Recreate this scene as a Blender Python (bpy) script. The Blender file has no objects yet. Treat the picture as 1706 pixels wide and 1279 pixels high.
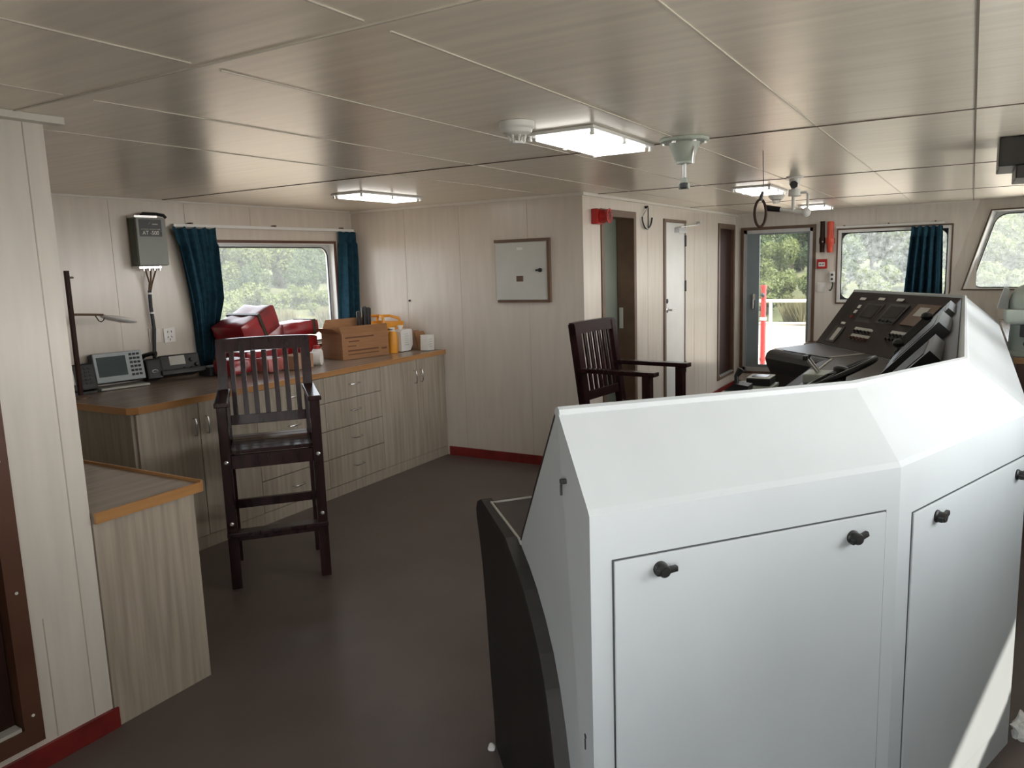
import bpy, bmesh, math, random
from mathutils import Vector, Matrix
random.seed(7)
SC = bpy.context.scene
COL = SC.collection
V = Vector
R = math.radians

# ------------------------------------------------------------------ camera
cam_d = bpy.data.cameras.new('camera')
cam = bpy.data.objects.new('camera', cam_d)
COL.objects.link(cam)
cam_d.sensor_fit = 'HORIZONTAL'
cam_d.sensor_width = 36.0
cam_d.lens = 36.0 * 1289.1 / 1706.0
cam_d.clip_start = 0.05
cam_d.clip_end = 500
_y, _p, _r = R(30.69), R(8.75), R(-1.905)
fw = V((-math.sin(_y) * math.cos(_p), math.cos(_y) * math.cos(_p), -math.sin(_p)))
rt = V((math.cos(_y), math.sin(_y), 0))
up = rt.cross(fw)
rt2 = rt * math.cos(_r) + up * math.sin(_r)
up2 = rt2.cross(fw)
mw = Matrix((rt2, up2, -fw)).transposed().to_4x4()
mw.translation = V((0, 0, 1.6))
cam.matrix_world = mw
SC.camera = cam

# ------------------------------------------------------------------ sky, sun, exposure
world = bpy.data.worlds.new('hazy_sky')
SC.world = world
world.use_nodes = True
_n = world.node_tree.nodes
_bg = _n['Background']
# hazy sky, brighter on the sun's side (ahead of the ship)
_nt = world.node_tree
_tc = _n.new('ShaderNodeTexCoord')
_dot = _n.new('ShaderNodeVectorMath'); _dot.operation = 'DOT_PRODUCT'
_dot.inputs[1].default_value = (0.80, -0.10, -0.60)
_mr = _n.new('ShaderNodeMapRange'); _mr.interpolation_type = 'SMOOTHSTEP'
_mr.inputs['From Min'].default_value = -0.1
_mr.inputs['From Max'].default_value = 0.9
_cr = _n.new('ShaderNodeValToRGB')
_cr.color_ramp.elements[0].color = (0.86, 0.93, 1.0, 1)
_cr.color_ramp.elements[1].color = (1.0, 0.97, 0.93, 1)
_st = _n.new('ShaderNodeMapRange')
_st.inputs['To Min'].default_value = 0.85
_st.inputs['To Max'].default_value = 3.2
_nt.links.new(_tc.outputs['Generated'], _dot.inputs[0])
_nt.links.new(_dot.outputs['Value'], _mr.inputs['Value'])
_nt.links.new(_mr.outputs[0], _cr.inputs[0])
_nt.links.new(_mr.outputs[0], _st.inputs['Value'])
_nt.links.new(_cr.outputs[0], _bg.inputs[0])
_nt.links.new(_st.outputs[0], _bg.inputs[1])
sun_d = bpy.data.lights.new('sun', 'SUN')
sun_d.energy = 2.4
sun_d.angle = R(0.8)
sun_d.color = (1.0, 0.93, 0.82)
sun = bpy.data.objects.new('sun', sun_d)
COL.objects.link(sun)
SUN_DIR = V((-1.0, 0.62, -1.78)).normalized()
sun.rotation_euler = SUN_DIR.to_track_quat('-Z', 'Y').to_euler()
sun.location = (8, -5, 16)

SC.view_settings.view_transform = 'Standard'
SC.view_settings.look = 'None'
SC.view_settings.gamma = 1
SC.view_settings.use_curve_mapping = False
SC.view_settings.exposure = 2.1

def portal(name, c, u, v, inward):
    """a sampling portal that sits in a window opening"""
    d = bpy.data.lights.new(name, 'AREA')
    d.shape = 'RECTANGLE'
    d.size = u.length
    d.size_y = v.length
    d.cycles.is_portal = True
    o = bpy.data.objects.new(name, d)
    COL.objects.link(o)
    x = u.normalized(); z = -inward.normalized(); y = z.cross(x)
    m = Matrix((x, y, z)).transposed().to_4x4()
    m.translation = c
    o.matrix_world = m

# ------------------------------------------------------------------ materials
def _lin(c):
    return tuple(((x / 12.92) if x <= 0.04045 else ((x + 0.055) / 1.055) ** 2.4) for x in c)

def mat(name, col, rough=0.5, metal=0.0, var=0.06, scale=6.0, stretch=(1, 1, 1), bump=0.0, spec=0.5, col2=None,
        detail=3.0, emit=None, estr=0.0, sheen=0.0, coat=0.0, rvar=0.0):
    """procedural principled material: a noise texture varies colour, roughness and relief. Colours are linear."""
    m = bpy.data.materials.new(name)
    m.use_nodes = True
    nt = m.node_tree
    b = nt.nodes['Principled BSDF']
    tc = nt.nodes.new('ShaderNodeTexCoord')
    mp = nt.nodes.new('ShaderNodeMapping')
    mp.inputs['Scale'].default_value = stretch
    nz = nt.nodes.new('ShaderNodeTexNoise')
    nz.inputs['Scale'].default_value = scale
    nz.inputs['Detail'].default_value = detail
    nt.links.new(tc.outputs['Object'], mp.inputs['Vector'])
    nt.links.new(mp.outputs['Vector'], nz.inputs['Vector'])
    cr = nt.nodes.new('ShaderNodeValToRGB')
    c2 = col2 or tuple(min(1, c * (1 + var)) for c in col)
    c1 = col if col2 else tuple(c * (1 - var) for c in col)
    cr.color_ramp.elements[0].color = (*c1, 1)
    cr.color_ramp.elements[1].color = (*c2, 1)
    cr.color_ramp.elements[0].position = 0.3
    cr.color_ramp.elements[1].position = 0.7
    nt.links.new(nz.outputs['Fac'], cr.inputs['Fac'])
    nt.links.new(cr.outputs['Color'], b.inputs['Base Color'])
    b.inputs['Roughness'].default_value = rough
    b.inputs['Metallic'].default_value = metal
    b.inputs['Specular IOR Level'].default_value = spec
    if coat:
        b.inputs['Coat Weight'].default_value = coat
        b.inputs['Coat Roughness'].default_value = 0.15
    if rvar:
        ma = nt.nodes.new('ShaderNodeMapRange')
        ma.inputs['To Min'].default_value = max(0, rough - rvar)
        ma.inputs['To Max'].default_value = rough + rvar
        nt.links.new(nz.outputs['Fac'], ma.inputs['Value'])
        nt.links.new(ma.outputs['Result'], b.inputs['Roughness'])
    if bump:
        bp = nt.nodes.new('ShaderNodeBump')
        bp.inputs['Strength'].default_value = bump
        bp.inputs['Distance'].default_value = 0.01
        nt.links.new(nz.outputs['Fac'], bp.inputs['Height'])
        nt.links.new(bp.outputs['Normal'], b.inputs['Normal'])
    if emit:
        b.inputs['Emission Color'].default_value = (*emit, 1)
        b.inputs['Emission Strength'].default_value = estr
    return m

def glass_mat(name, dirt=0.1, speck=0.0, tint=(1, 1, 1)):
    """thin window pane: clear, mirror-like at a slant, with a film of dust and salt spots"""
    m = bpy.data.materials.new(name)
    m.use_nodes = True
    nt = m.node_tree
    nt.nodes.clear()
    out = nt.nodes.new('ShaderNodeOutputMaterial')
    tr = nt.nodes.new('ShaderNodeBsdfTransparent')
    tr.inputs[0].default_value = (*tint, 1)
    gl = nt.nodes.new('ShaderNodeBsdfGlossy')
    gl.inputs['Roughness'].default_value = 0.02
    fr = nt.nodes.new('ShaderNodeFresnel')
    fr.inputs[0].default_value = 1.4
    mx = nt.nodes.new('ShaderNodeMixShader')
    nt.links.new(fr.outputs[0], mx.inputs[0])
    nt.links.new(tr.outputs[0], mx.inputs[1])
    nt.links.new(gl.outputs[0], mx.inputs[2])
    tl = nt.nodes.new('ShaderNodeBsdfTranslucent')
    tl.inputs[0].default_value = (0.85, 0.9, 0.9, 1)
    df = nt.nodes.new('ShaderNodeMixShader')
    tc = nt.nodes.new('ShaderNodeTexCoord')
    nz = nt.nodes.new('ShaderNodeTexNoise')
    nz.inputs['Scale'].default_value = 22.0
    nz.inputs['Detail'].default_value = 5.0
    nz.inputs['Roughness'].default_value = 0.7
    nt.links.new(tc.outputs['Object'], nz.inputs['Vector'])
    mr = nt.nodes.new('ShaderNodeMapRange')
    mr.inputs['From Min'].default_value = 0.35
    mr.inputs['From Max'].default_value = 0.7
    mr.inputs['To Min'].default_value = dirt
    mr.inputs['To Max'].default_value = dirt + speck
    nt.links.new(nz.outputs['Fac'], mr.inputs['Value'])
    nt.links.new(mr.outputs[0], df.inputs[0])
    nt.links.new(mx.outputs[0], df.inputs[1])
    nt.links.new(tl.outputs[0], df.inputs[2])
    nt.links.new(df.outputs[0], out.inputs[0])
    return m

def leaf_mat(name, a, b):
    m = mat(name, a, 0.6, col2=b, scale=0.35, spec=0.2)
    nt = m.node_tree
    p = nt.nodes['Principled BSDF']
    out = nt.nodes['Material Output']
    tl = nt.nodes.new('ShaderNodeBsdfTranslucent')
    tl.inputs[0].default_value = (b[0] * 1.3, b[1] * 1.3, b[2], 1)
    mx = nt.nodes.new('ShaderNodeMixShader')
    mx.inputs[0].default_value = 0.35
    nt.links.new(p.outputs[0], mx.inputs[1])
    nt.links.new(tl.outputs[0], mx.inputs[2])
    nt.links.new(mx.outputs[0], out.inputs[0])
    return m

MT = {}
MT['wall'] = mat('cream_laminate', (0.65, 0.592, 0.52), 0.24, var=0.05, scale=3, stretch=(6, 6, 0.7), spec=0.5, bump=0.02)
MT['wall_matt'] = mat('cream_laminate_matt', (0.70, 0.655, 0.59), 0.42, var=0.05, scale=4, stretch=(6, 6, 0.7), spec=0.35)
MT['ceiling'] = mat('satin_ceiling_panel', (0.88, 0.81, 0.70), 0.30, metal=0.30, var=0.07, scale=2.0, stretch=(0.7, 14, 1), bump=0.035, spec=0.6, rvar=0.04, detail=5)
MT['seam'] = mat('pale_joint_strip', (0.62, 0.58, 0.50), 0.35)
MT['joint'] = mat('beige_panel_joint', (0.48, 0.435, 0.375), 0.5)
MT['seam_dark'] = mat('dark_joint_strip', (0.14, 0.11, 0.085), 0.5)
MT['floor'] = mat('brown_deck_paint', (0.135, 0.108, 0.100), 0.36, var=0.14, scale=2.2, detail=6, spec=0.35, rvar=0.07)
MT['red_base'] = mat('dark_red_skirting', (0.20, 0.020, 0.018), 0.35, var=0.25, scale=9)
MT['brown'] = mat('brown_frame_trim', (0.135, 0.082, 0.052), 0.4, var=0.15, scale=8)
MT['brown_red'] = mat('red_brown_painted_timber', (0.105, 0.045, 0.026), 0.45, var=0.15, scale=5)
MT['dark_door'] = mat('dark_brown_door_leaf', (0.035, 0.014, 0.010), 0.6, spec=0.2, var=0.2, scale=5, stretch=(5, 5, .6))
MT['dark_green'] = mat('grey_green_cabin_tone', (0.13, 0.15, 0.12), 0.5)
MT['white'] = mat('white_enamel', (0.78, 0.78, 0.76), 0.3, var=0.03)
MT['white_trim'] = mat('white_trim', (0.72, 0.69, 0.63), 0.4, var=0.04)
MT['console'] = mat('white_console_enamel', (0.515, 0.555, 0.575), 0.5, var=0.025, scale=5, detail=6, spec=0.22, rvar=0.04)
MT['gap'] = mat('dark_panel_gap', (0.05, 0.055, 0.06), 0.7)
MT['black'] = mat('black_plastic', (0.012, 0.012, 0.013), 0.38, var=0.2)
MT['black_matt'] = mat('black_vinyl', (0.013, 0.012, 0.012), 0.55, var=0.25, scale=18, bump=0.05)
MT['skirt'] = mat('black_moulded_vinyl', (0.014, 0.012, 0.012), 0.5, var=0.2, scale=10, spec=0.35)
MT['skirt_edge'] = mat('lighter_vinyl_edge', (0.035, 0.032, 0.030), 0.55, var=0.25, scale=10)
MT['instr'] = mat('dark_instrument_panel', (0.020, 0.014, 0.0135), 0.42, var=0.2, scale=7, spec=0.22)
MT['desk'] = mat('dark_brown_desk', (0.033, 0.026, 0.024), 0.36, var=0.2, scale=8, spec=0.4)
MT['screen'] = mat('dark_screen', (0.012, 0.016, 0.02), 0.2, spec=0.25)
MT['screen_teal'] = mat('grey_green_screen', (0.030, 0.055, 0.060), 0.25, spec=0.25)
MT['label'] = mat('white_label', (0.75, 0.75, 0.72), 0.5)
MT['grey_label'] = mat('pale_grey_label', (0.50, 0.50, 0.46), 0.5)
MT['mahogany'] = mat('dark_mahogany_lacquer', (0.022, 0.0075, 0.0085), 0.22, var=0.45, scale=7, stretch=(4, 4, 0.6), spec=0.33, coat=0.06)
MT['steel'] = mat('bright_steel', (0.66, 0.66, 0.66), 0.25, metal=1.0)
MT['alu'] = mat('aluminium_frame', (0.62, 0.64, 0.65), 0.35, metal=0.6)
MT['cab'] = mat('grey_oak_laminate', (0.34, 0.292, 0.232), 0.42, col2=(0.485, 0.428, 0.35), scale=5.5, stretch=(7, 7, 0.35), detail=6, spec=0.35)
MT['cab_dark'] = mat('grey_oak_shaded', (0.27, 0.23, 0.18), 0.45, col2=(0.36, 0.32, 0.26), scale=5.5, stretch=(7, 7, 0.35), detail=6)  # darker copy of the oak: shade on the end face put into colour
MT['top'] = mat('grey_brown_worktop', (0.27, 0.215, 0.175), 0.23, col2=(0.37, 0.305, 0.255), scale=4, stretch=(7, 0.5, 7), detail=5, spec=0.5)
MT['edge'] = mat('orange_oak_edging', (0.40, 0.19, 0.065), 0.4, col2=(0.50, 0.26, 0.10), scale=5, stretch=(.6, .6, 6))
MT['teal'] = mat('teal_curtain_cloth', (0.016, 0.056, 0.085), 0.85, var=0.22, scale=30, spec=0.15)
MT['grey_box'] = mat('grey_green_casing', (0.235, 0.245, 0.225), 0.42, var=0.06)
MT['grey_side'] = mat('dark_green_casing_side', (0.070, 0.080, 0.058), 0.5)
MT['cabinet_white'] = mat('pale_grey_enamel', (0.56, 0.565, 0.53), 0.36, var=0.04)
MT['red'] = mat('red_plastic', (0.42, 0.017, 0.015), 0.38, var=0.12)
MT['orange'] = mat('orange_red_plastic', (0.72, 0.085, 0.045), 0.4, var=0.1)
MT['red_pack'] = mat('red_film_wrapped_cloth', (0.27, 0.010, 0.015), 0.30, var=0.35, scale=9, bump=0.25, spec=0.6, coat=0.4)
MT['pink_pack'] = mat('pinkish_wrapped_parcel', (0.45, 0.13, 0.12), 0.35, var=0.35, scale=10, bump=0.2)
MT['tape'] = mat('dark_tape', (0.035, 0.026, 0.014), 0.35)
MT['card'] = mat('brown_cardboard', (0.33, 0.165, 0.075), 0.75, var=0.1, scale=9, stretch=(1, 1, 8))
MT['card2'] = mat('pale_brown_cardboard', (0.40, 0.235, 0.14), 0.75, var=0.1, scale=9)
MT['ink'] = mat('brown_print', (0.14, 0.055, 0.022), 0.7)
MT['yellow'] = mat('orange_yellow_plastic', (0.83, 0.36, 0.035), 0.4, var=0.12)
MT['paper'] = mat('white_paper', (0.80, 0.79, 0.76), 0.7, var=0.03)
MT['pale_blue'] = mat('pale_blue_grey_casing', (0.40, 0.45, 0.47), 0.4, var=0.04)
MT['pale_green'] = mat('pale_grey_green_paint', (0.42, 0.47, 0.42), 0.4, var=0.06)
MT['door_grey'] = mat('grey_blue_door_paint', (0.24, 0.29, 0.31), 0.4, var=0.05)
MT['light'] = mat('lit_diffuser', (0.9, 0.9, 0.9), 0.5, emit=(1.0, 0.98, 0.94), estr=1.15)
MT['glass'] = glass_mat('dusty_haze_glass', 0.15, 0.08)  # dust film thickened to put the bright outdoor haze into the pane
MT['glass_clear'] = glass_mat('clear_glass', 0.015, 0.01)
MT['glass_dirty'] = glass_mat('salt_stained_glass', 0.08, 0.24)
MT['glass_front'] = glass_mat('milky_glass', 0.15, 0.12)
MT['sand'] = mat('pale_sand', (0.30, 0.245, 0.18), 0.9, var=0.2, scale=0.3, detail=6)
MT['bank'] = mat('grassy_bank', (0.055, 0.065, 0.025), 0.9, col2=(0.12, 0.125, 0.055), scale=0.25, detail=7)
MT['bounce_slab'] = mat('pale_bounce_paint', (0.62, 0.60, 0.55), 0.6, var=0.08)
MT['deck'] = mat('pale_deck_paint', (0.42, 0.36, 0.27), 0.7, var=0.1)
MT['leafA'] = leaf_mat('pale_green_leaves', (0.080, 0.108, 0.036), (0.16, 0.185, 0.075))
MT['leafB'] = leaf_mat('mid_green_leaves', (0.038, 0.065, 0.025), (0.09, 0.118, 0.046))
MT['leafC'] = leaf_mat('straw_coloured_reeds', (0.105, 0.10, 0.048), (0.17, 0.155, 0.085))
MT['bark'] = mat('grey_bark', (0.10, 0.08, 0.06), 0.9)

# ------------------------------------------------------------------ builders
class MB:
    """collects shapes and links them as ONE mesh object"""
    def __init__(s):
        s.bm = bmesh.new()
        s.mats = []
        s.cur = 0
    def use(s, m):
        if m not in s.mats: s.mats.append(m)
        s.cur = s.mats.index(m)
        return s
    def _face(s, vs):
        try:
            f = s.bm.faces.new(vs)
            f.material_index = s.cur
            return f
        except ValueError:
            return None
    def box(s, c, size, rot=None, bev=0.0):
        c = V(c); hx, hy, hz = size[0] / 2, size[1] / 2, size[2] / 2
        vs = []
        for x, y, z in ((-hx, -hy, -hz), (hx, -hy, -hz), (hx, hy, -hz), (-hx, hy, -hz), (-hx, -hy, hz), (hx, -hy, hz), (hx, hy, hz), (-hx, hy, hz)):
            p = V((x, y, z))
            if rot: p = rot @ p
            vs.append(s.bm.verts.new(c + p))
        fs = [s._face([vs[i] for i in q]) for q in ((3, 2, 1, 0), (4, 5, 6, 7), (0, 1, 5, 4), (1, 2, 6, 5), (2, 3, 7, 6), (3, 0, 4, 7))]
        if bev:
            es = list({e for f in fs for e in f.edges})
            r = bmesh.ops.bevel(s.bm, geom=es, offset=bev, segments=2, affect='EDGES', profile=0.6)
            for f in r['faces']: f.material_index = s.cur
        return s
    def span(s, a, b, bev=0.0):
        a = V(a); b = V(b)
        return s.box((a + b) / 2, tuple(abs(q) for q in (b - a)), None, bev)
    def bar(s, p0, p1, w, d, bev=0.0, side=None):
        """rectangular bar from p0 to p1; w along `side`, d across it"""
        p0 = V(p0); p1 = V(p1); z = (p1 - p0)
        L = z.length; z.normalize()
        x = V(side) if side else (V((1, 0, 0)) if abs(z.x) < .9 else V((0, 1, 0)))
        x = (x - z * x.dot(z)).normalized(); y = z.cross(x)
        m = Matrix((x, y, z)).transposed()
        return s.box((p0 + p1) / 2, (w, d, L), m, bev)
    def cyl(s, p0, p1, r0, r1=None, n=16, caps=True):
        p0 = V(p0); p1 = V(p1); r1 = r0 if r1 is None else r1
        z = (p1 - p0).normalized(); x = z.orthogonal().normalized(); y = z.cross(x)
        a = [s.bm.verts.new(p0 + (x * math.cos(t) + y * math.sin(t)) * r0) for t in [2 * math.pi * i / n for i in range(n)]]
        b = [s.bm.verts.new(p1 + (x * math.cos(t) + y * math.sin(t)) * r1) for t in [2 * math.pi * i / n for i in range(n)]]
        for i in range(n): s._face([a[i], a[(i + 1) % n], b[(i + 1) % n], b[i]])
        if caps:
            s._face(a[::-1]); s._face(b)
        return s
    def lathe(s, base, axis, prof, n=20):
        """profile [(r, h)...] turned about axis from base"""
        base = V(base); z = V(axis).normalized(); x = z.orthogonal().normalized(); y = z.cross(x)
        rings = []
        for r, h in prof:
            rings.append([s.bm.verts.new(base + z * h + (x * math.cos(2 * math.pi * i / n) + y * math.sin(2 * math.pi * i / n)) * max(r, 1e-4)) for i in range(n)])
        for a, b in zip(rings, rings[1:]):
            for i in range(n): s._face([a[i], a[(i + 1) % n], b[(i + 1) % n], b[i]])
        s._face(rings[0][::-1]); s._face(rings[-1])
        return s
    def tube(s, pts, r, n=8, closed=False):
        pts = [V(p) for p in pts]
        rings = []
        m = len(pts)
        nx = None
        for i, p in enumerate(pts):
            a = pts[(i - 1) % m] if (closed or i > 0) else p
            b = pts[(i + 1) % m] if (closed or i < m - 1) else p
            t = (b - a).normalized()
            nx = t.orthogonal().normalized() if nx is None else (nx - t * nx.dot(t)).normalized()
            ny = t.cross(nx)
            rr = r[i] if isinstance(r, (list, tuple)) else r
            rings.append([s.bm.verts.new(p + (nx * math.cos(2 * math.pi * k / n) + ny * math.sin(2 * math.pi * k / n)) * rr) for k in range(n)])
        pairs = list(zip(rings, rings[1:])) + ([(rings[-1], rings[0])] if closed else [])
        for a, b in pairs:
            for k in range(n): s._face([a[k], a[(k + 1) % n], b[(k + 1) % n], b[k]])
        if not closed:
            s._face(rings[0][::-1]); s._face(rings[-1])
        return s
    def prism(s, pts, off):
        """closed prism: polygon pts swept by the vector off"""
        off = V(off)
        a = [s.bm.verts.new(V(p)) for p in pts]
        b = [s.bm.verts.new(V(p) + off) for p in pts]
        n = len(a)
        s._face(a[::-1]); s._face(b)
        for i in range(n): s._face([a[i], a[(i + 1) % n], b[(i + 1) % n], b[i]])
        return s
    def loft(s, rings, caps=True, closed=True):
        vs = [[s.bm.verts.new(V(p)) for p in r] for r in rings]
        for a, b in zip(vs, vs[1:]):
            n = len(a)
            for i in range(n if closed else n - 1): s._face([a[i], a[(i + 1) % n], b[(i + 1) % n], b[i]])
        if caps:
            s._face(vs[0][::-1]); s._face(vs[-1])
        return s
    def sphere(s, c, r, sc=(1, 1, 1), n=16):
        m = Matrix.Translation(V(c)) @ Matrix.Diagonal((sc[0] * r, sc[1] * r, sc[2] * r, 1))
        g = bmesh.ops.create_uvsphere(s.bm, u_segments=n, v_segments=max(6, n // 2), radius=1, matrix=m)
        for v in g['verts']:
            for f in v.link_faces: f.material_index = s.cur
        return s
    def build(s, name, m=None, parent=None, local=False, smooth=False, mx=None):
        bm = s.bm
        if mx is not None: bm.transform(mx)
        if parent is not None and not local:
            q = parent
            while q.parent: q = q.parent
            bm.transform(Matrix.Translation(-q.location))
        elif parent is None and not local:
            pass
        bmesh.ops.recalc_face_normals(bm, faces=bm.faces[:])
        me = bpy.data.meshes.new(name)
        bm.to_mesh(me)
        bm.free()
        o = bpy.data.objects.new(name, me)
        COL.objects.link(o)
        if m is not None and not s.mats: me.materials.append(MT[m] if isinstance(m, str) else m)
        for k in s.mats: me.materials.append(MT[k])
        if smooth:
            for f in me.polygons: f.use_smooth = True
            try: me.set_sharp_from_angle(angle=R(35))
            except Exception: pass
        if parent is not None: o.parent = parent
        return o

def recenter(o):
    """moves the origin of a single-mesh thing to the middle of its base"""
    me = o.data
    xs = [v.co.x for v in me.vertices]; ys = [v.co.y for v in me.vertices]; zs = [v.co.z for v in me.vertices]
    c = V(((min(xs) + max(xs)) / 2, (min(ys) + max(ys)) / 2, min(zs)))
    me.transform(Matrix.Translation(-c))
    o.location = o.location + c
    return o

def thing(name, label, cat, loc=(0, 0, 0), rz=0.0, group=None):
    o = bpy.data.objects.new(name, None)
    o.empty_display_size = 0.05
    COL.objects.link(o)
    o.location = loc
    o.rotation_euler = (0, 0, rz)
    return tag(o, label, cat, group)

def tag(o, label, cat, group=None):
    o['label'] = label
    o['category'] = cat
    if group: o['group'] = group
    return o

def structure(o):
    o['kind'] = 'structure'
    return o

def dup(root, loc, rz=None, label=None):
    r = root.copy(); COL.objects.link(r); r.location = loc
    if rz is not None: r.rotation_euler = (0, 0, rz)
    if label: r['label'] = label
    for ch in list(root.children):
        c = ch.copy(); COL.objects.link(c); c.parent = r
        for g in ch.children:
            d = g.copy(); COL.objects.link(d); d.parent = c
    return r

def text_part(txt, size, m, parent, origin, xdir, ydir, name='lettering', depth=0.0008):
    cu = bpy.data.curves.new(name, 'FONT')
    cu.body = txt
    cu.size = size
    cu.extrude = depth
    cu.align_x = 'CENTER'
    cu.align_y = 'CENTER'
    t = bpy.data.objects.new(name, cu)
    COL.objects.link(t)
    bpy.context.view_layer.update()
    me = bpy.data.meshes.new_from_object(t.evaluated_get(bpy.context.evaluated_depsgraph_get()))
    bpy.data.objects.remove(t)
    x = V(xdir).normalized(); y = V(ydir).normalized(); z = x.cross(y)
    mx = Matrix((x, y, z)).transposed().to_4x4()
    q = parent
    while q.parent: q = q.parent
    mx.translation = V(origin) - q.location
    me.transform(mx)
    me.materials.clear()
    me.materials.append(MT[m])
    o = bpy.data.objects.new(name, me)
    COL.objects.link(o)
    o.parent = parent
    return o

def slab(name, org, e, v, W, H, holes, thick, m):
    """wall: rectangle org + a*e + b*v with rectangular holes (a0, b0, a1, b1), thickened by the vector thick"""
    org = V(org); e = V(e); v = V(v); thick = V(thick)
    A = sorted({0, W} | {h[0] for h in holes} | {h[2] for h in holes})
    B = sorted({0, H} | {h[1] for h in holes} | {h[3] for h in holes})
    mb = MB()
    solid = {}
    for i in range(len(A) - 1):
        for j in range(len(B) - 1):
            ca, cb = (A[i] + A[i + 1]) / 2, (B[j] + B[j + 1]) / 2
            solid[i, j] = not any(h[0] < ca < h[2] and h[1] < cb < h[3] for h in holes)
    vc = {}
    def vert(i, j, k):
        if (i, j, k) not in vc:
            vc[i, j, k] = mb.bm.verts.new(org + e * A[i] + v * B[j] + thick * k)
        return vc[i, j, k]
    for (i, j), ok in solid.items():
        if not ok: continue
        mb._face([vert(i, j, 0), vert(i + 1, j, 0), vert(i + 1, j + 1, 0), vert(i, j + 1, 0)])
        mb._face([vert(i, j, 1), vert(i, j + 1, 1), vert(i + 1, j + 1, 1), vert(i + 1, j, 1)])
        for (di, dj, p, q) in ((-1, 0, (i, j), (i, j + 1)), (1, 0, (i + 1, j), (i + 1, j + 1)), (0, -1, (i, j), (i + 1, j)), (0, 1, (i, j + 1), (i + 1, j + 1))):
            if not solid.get((i + di, j + dj), False):
                mb._face([vert(*p, 0), vert(*q, 0), vert(*q, 1), vert(*p, 1)])
    return structure(mb.build(name, m))

def rrect(a0, b0, a1, b1, r, n=6):
    pts = []
    for cx, cy, t0 in ((a1 - r, b1 - r, 0), (a0 + r, b1 - r, 90), (a0 + r, b0 + r, 180), (a1 - r, b0 + r, 270)):
        for k in range(n + 1):
            t = R(t0 + 90 * k / n)
            pts.append((cx + r * math.cos(t), cy + r * math.sin(t)))
    return pts

def window(idx, org, e, v, out, hole, depth, rad, trim, glassm, liner='white', bord=0.035, trim_m='brown', plate_m='alu', lw=0.006):
    """window_<n>: flat trim round the opening, white liner in the reveal, rounded metal frame and a pane at `depth`"""
    org = V(org); e = V(e); v = V(v); out = V(out).normalized()
    a0, b0, a1, b1 = hole
    P = lambda a, b, d=0.0: org + e * a + v * b + out * d
    mb = MB()
    t = trim
    for (p, q, r_, s_) in ((a0 - t, b1, a1 + t, b1 + t), (a0 - t, b0 - t, a1 + t, b0), (a0 - t, b0, a0, b1), (a1, b0, a1 + t, b1)):
        mb.prism([P(p, q, -.012), P(r_, q, -.012), P(r_, s_, -.012), P(p, s_, -.012)], out * 0.011)
    root = structure(mb.build('window_%d' % idx, trim_m))
    lb = MB(); w = lw
    for (p, q, r_, s_) in ((a0, b1 - w, a1, b1), (a0, b0, a1, b0 + w), (a0, b0 + w, a0 + w, b1 - w), (a1 - w, b0 + w, a1, b1 - w)):
        lb.prism([P(p, q, -.006), P(r_, q, -.006), P(r_, s_, -.006), P(p, s_, -.006)], out * (depth + .03))
    lb.build('window_liner', liner, root)
    fb = MB()
    inner = rrect(a0 + bord, b0 + bord, a1 - bord, b1 - bord, rad)
    outer = []
    for (x, y) in inner:       # project each inner point onto the outer rectangle
        cx, cy = (a0 + a1) / 2, (b0 + b1) / 2
        sx = a1 - w if x > cx else a0 + w
        sy = b1 - w if y > cy else b0 + w
        ix = a1 - bord - rad if x > cx else a0 + bord + rad
        iy = b1 - bord - rad if y > cy else b0 + bord + rad
        dx, dy = abs(x - ix) / rad, abs(y - iy) / rad
        mxd = max(dx, dy, 1e-6)
        outer.append((ix + (sx - ix) * dx / mxd, iy + (sy - iy) * dy / mxd))
    n = len(inner)
    ri = [fb.bm.verts.new(P(x, y, depth)) for x, y in inner]
    ro = [fb.bm.verts.new(P(x, y, depth)) for x, y in outer]
    ri2 = [fb.bm.verts.new(P(x, y, depth + .02)) for x, y in inner]
    ro2 = [fb.bm.verts.new(P(x, y, depth + .02)) for x, y in outer]
    for i in range(n):
        j = (i + 1) % n
        fb._face([ro[i], ro[j], ri[j], ri[i]]); fb._face([ri[i], ri[j], ri2[j], ri2[i]])
        fb._face([ro2[j], ro2[i], ri2[i], ri2[j]]); fb._face([ro[j], ro[i], ro2[i], ro2[j]])
    fb.build('window_frame', plate_m, root)
    gb = MB()                   # rubber gasket round the pane
    gb.tube([P(x, y, depth - .002) for x, y in inner], 0.006, 6, True)
    gb.build('gasket', 'gap', root)
    pb = MB()
    pb._face([pb.bm.verts.new(P(x, y, depth + .012)) for x, y in inner])
    pb.build('glass_pane', glassm, root)
    inw = -out
    portal('window_portal_%d' % idx, P((a0 + a1) / 2, (b0 + b1) / 2, depth + .03), e * (a1 - a0), v * (b1 - b0), inw)
    return root

H = 2.115
XL, YB, XD, YF, XP, YP, YN = -4.77, 5.33, -2.507, 9.70, -2.58, 1.465, -0.90
XF_TOP, XF_SILL, ZS = 1.0, 0.71, 1.05
EX, EY, EZ = V((1, 0, 0)), V((0, 1, 0)), V((0, 0, 1))

# ================================================================== SETTING
mb = MB(); mb.span((XL - .1, YN - .1, -0.08), (XF_TOP + .15, YF + .06, 0.0)); structure(mb.build('floor', 'floor'))
mb = MB(); mb.span((XL - .1, YN - .1, H), (XF_TOP + .03, YF + .15, H + .08)); structure(mb.build('ceiling', 'ceiling'))

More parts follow.
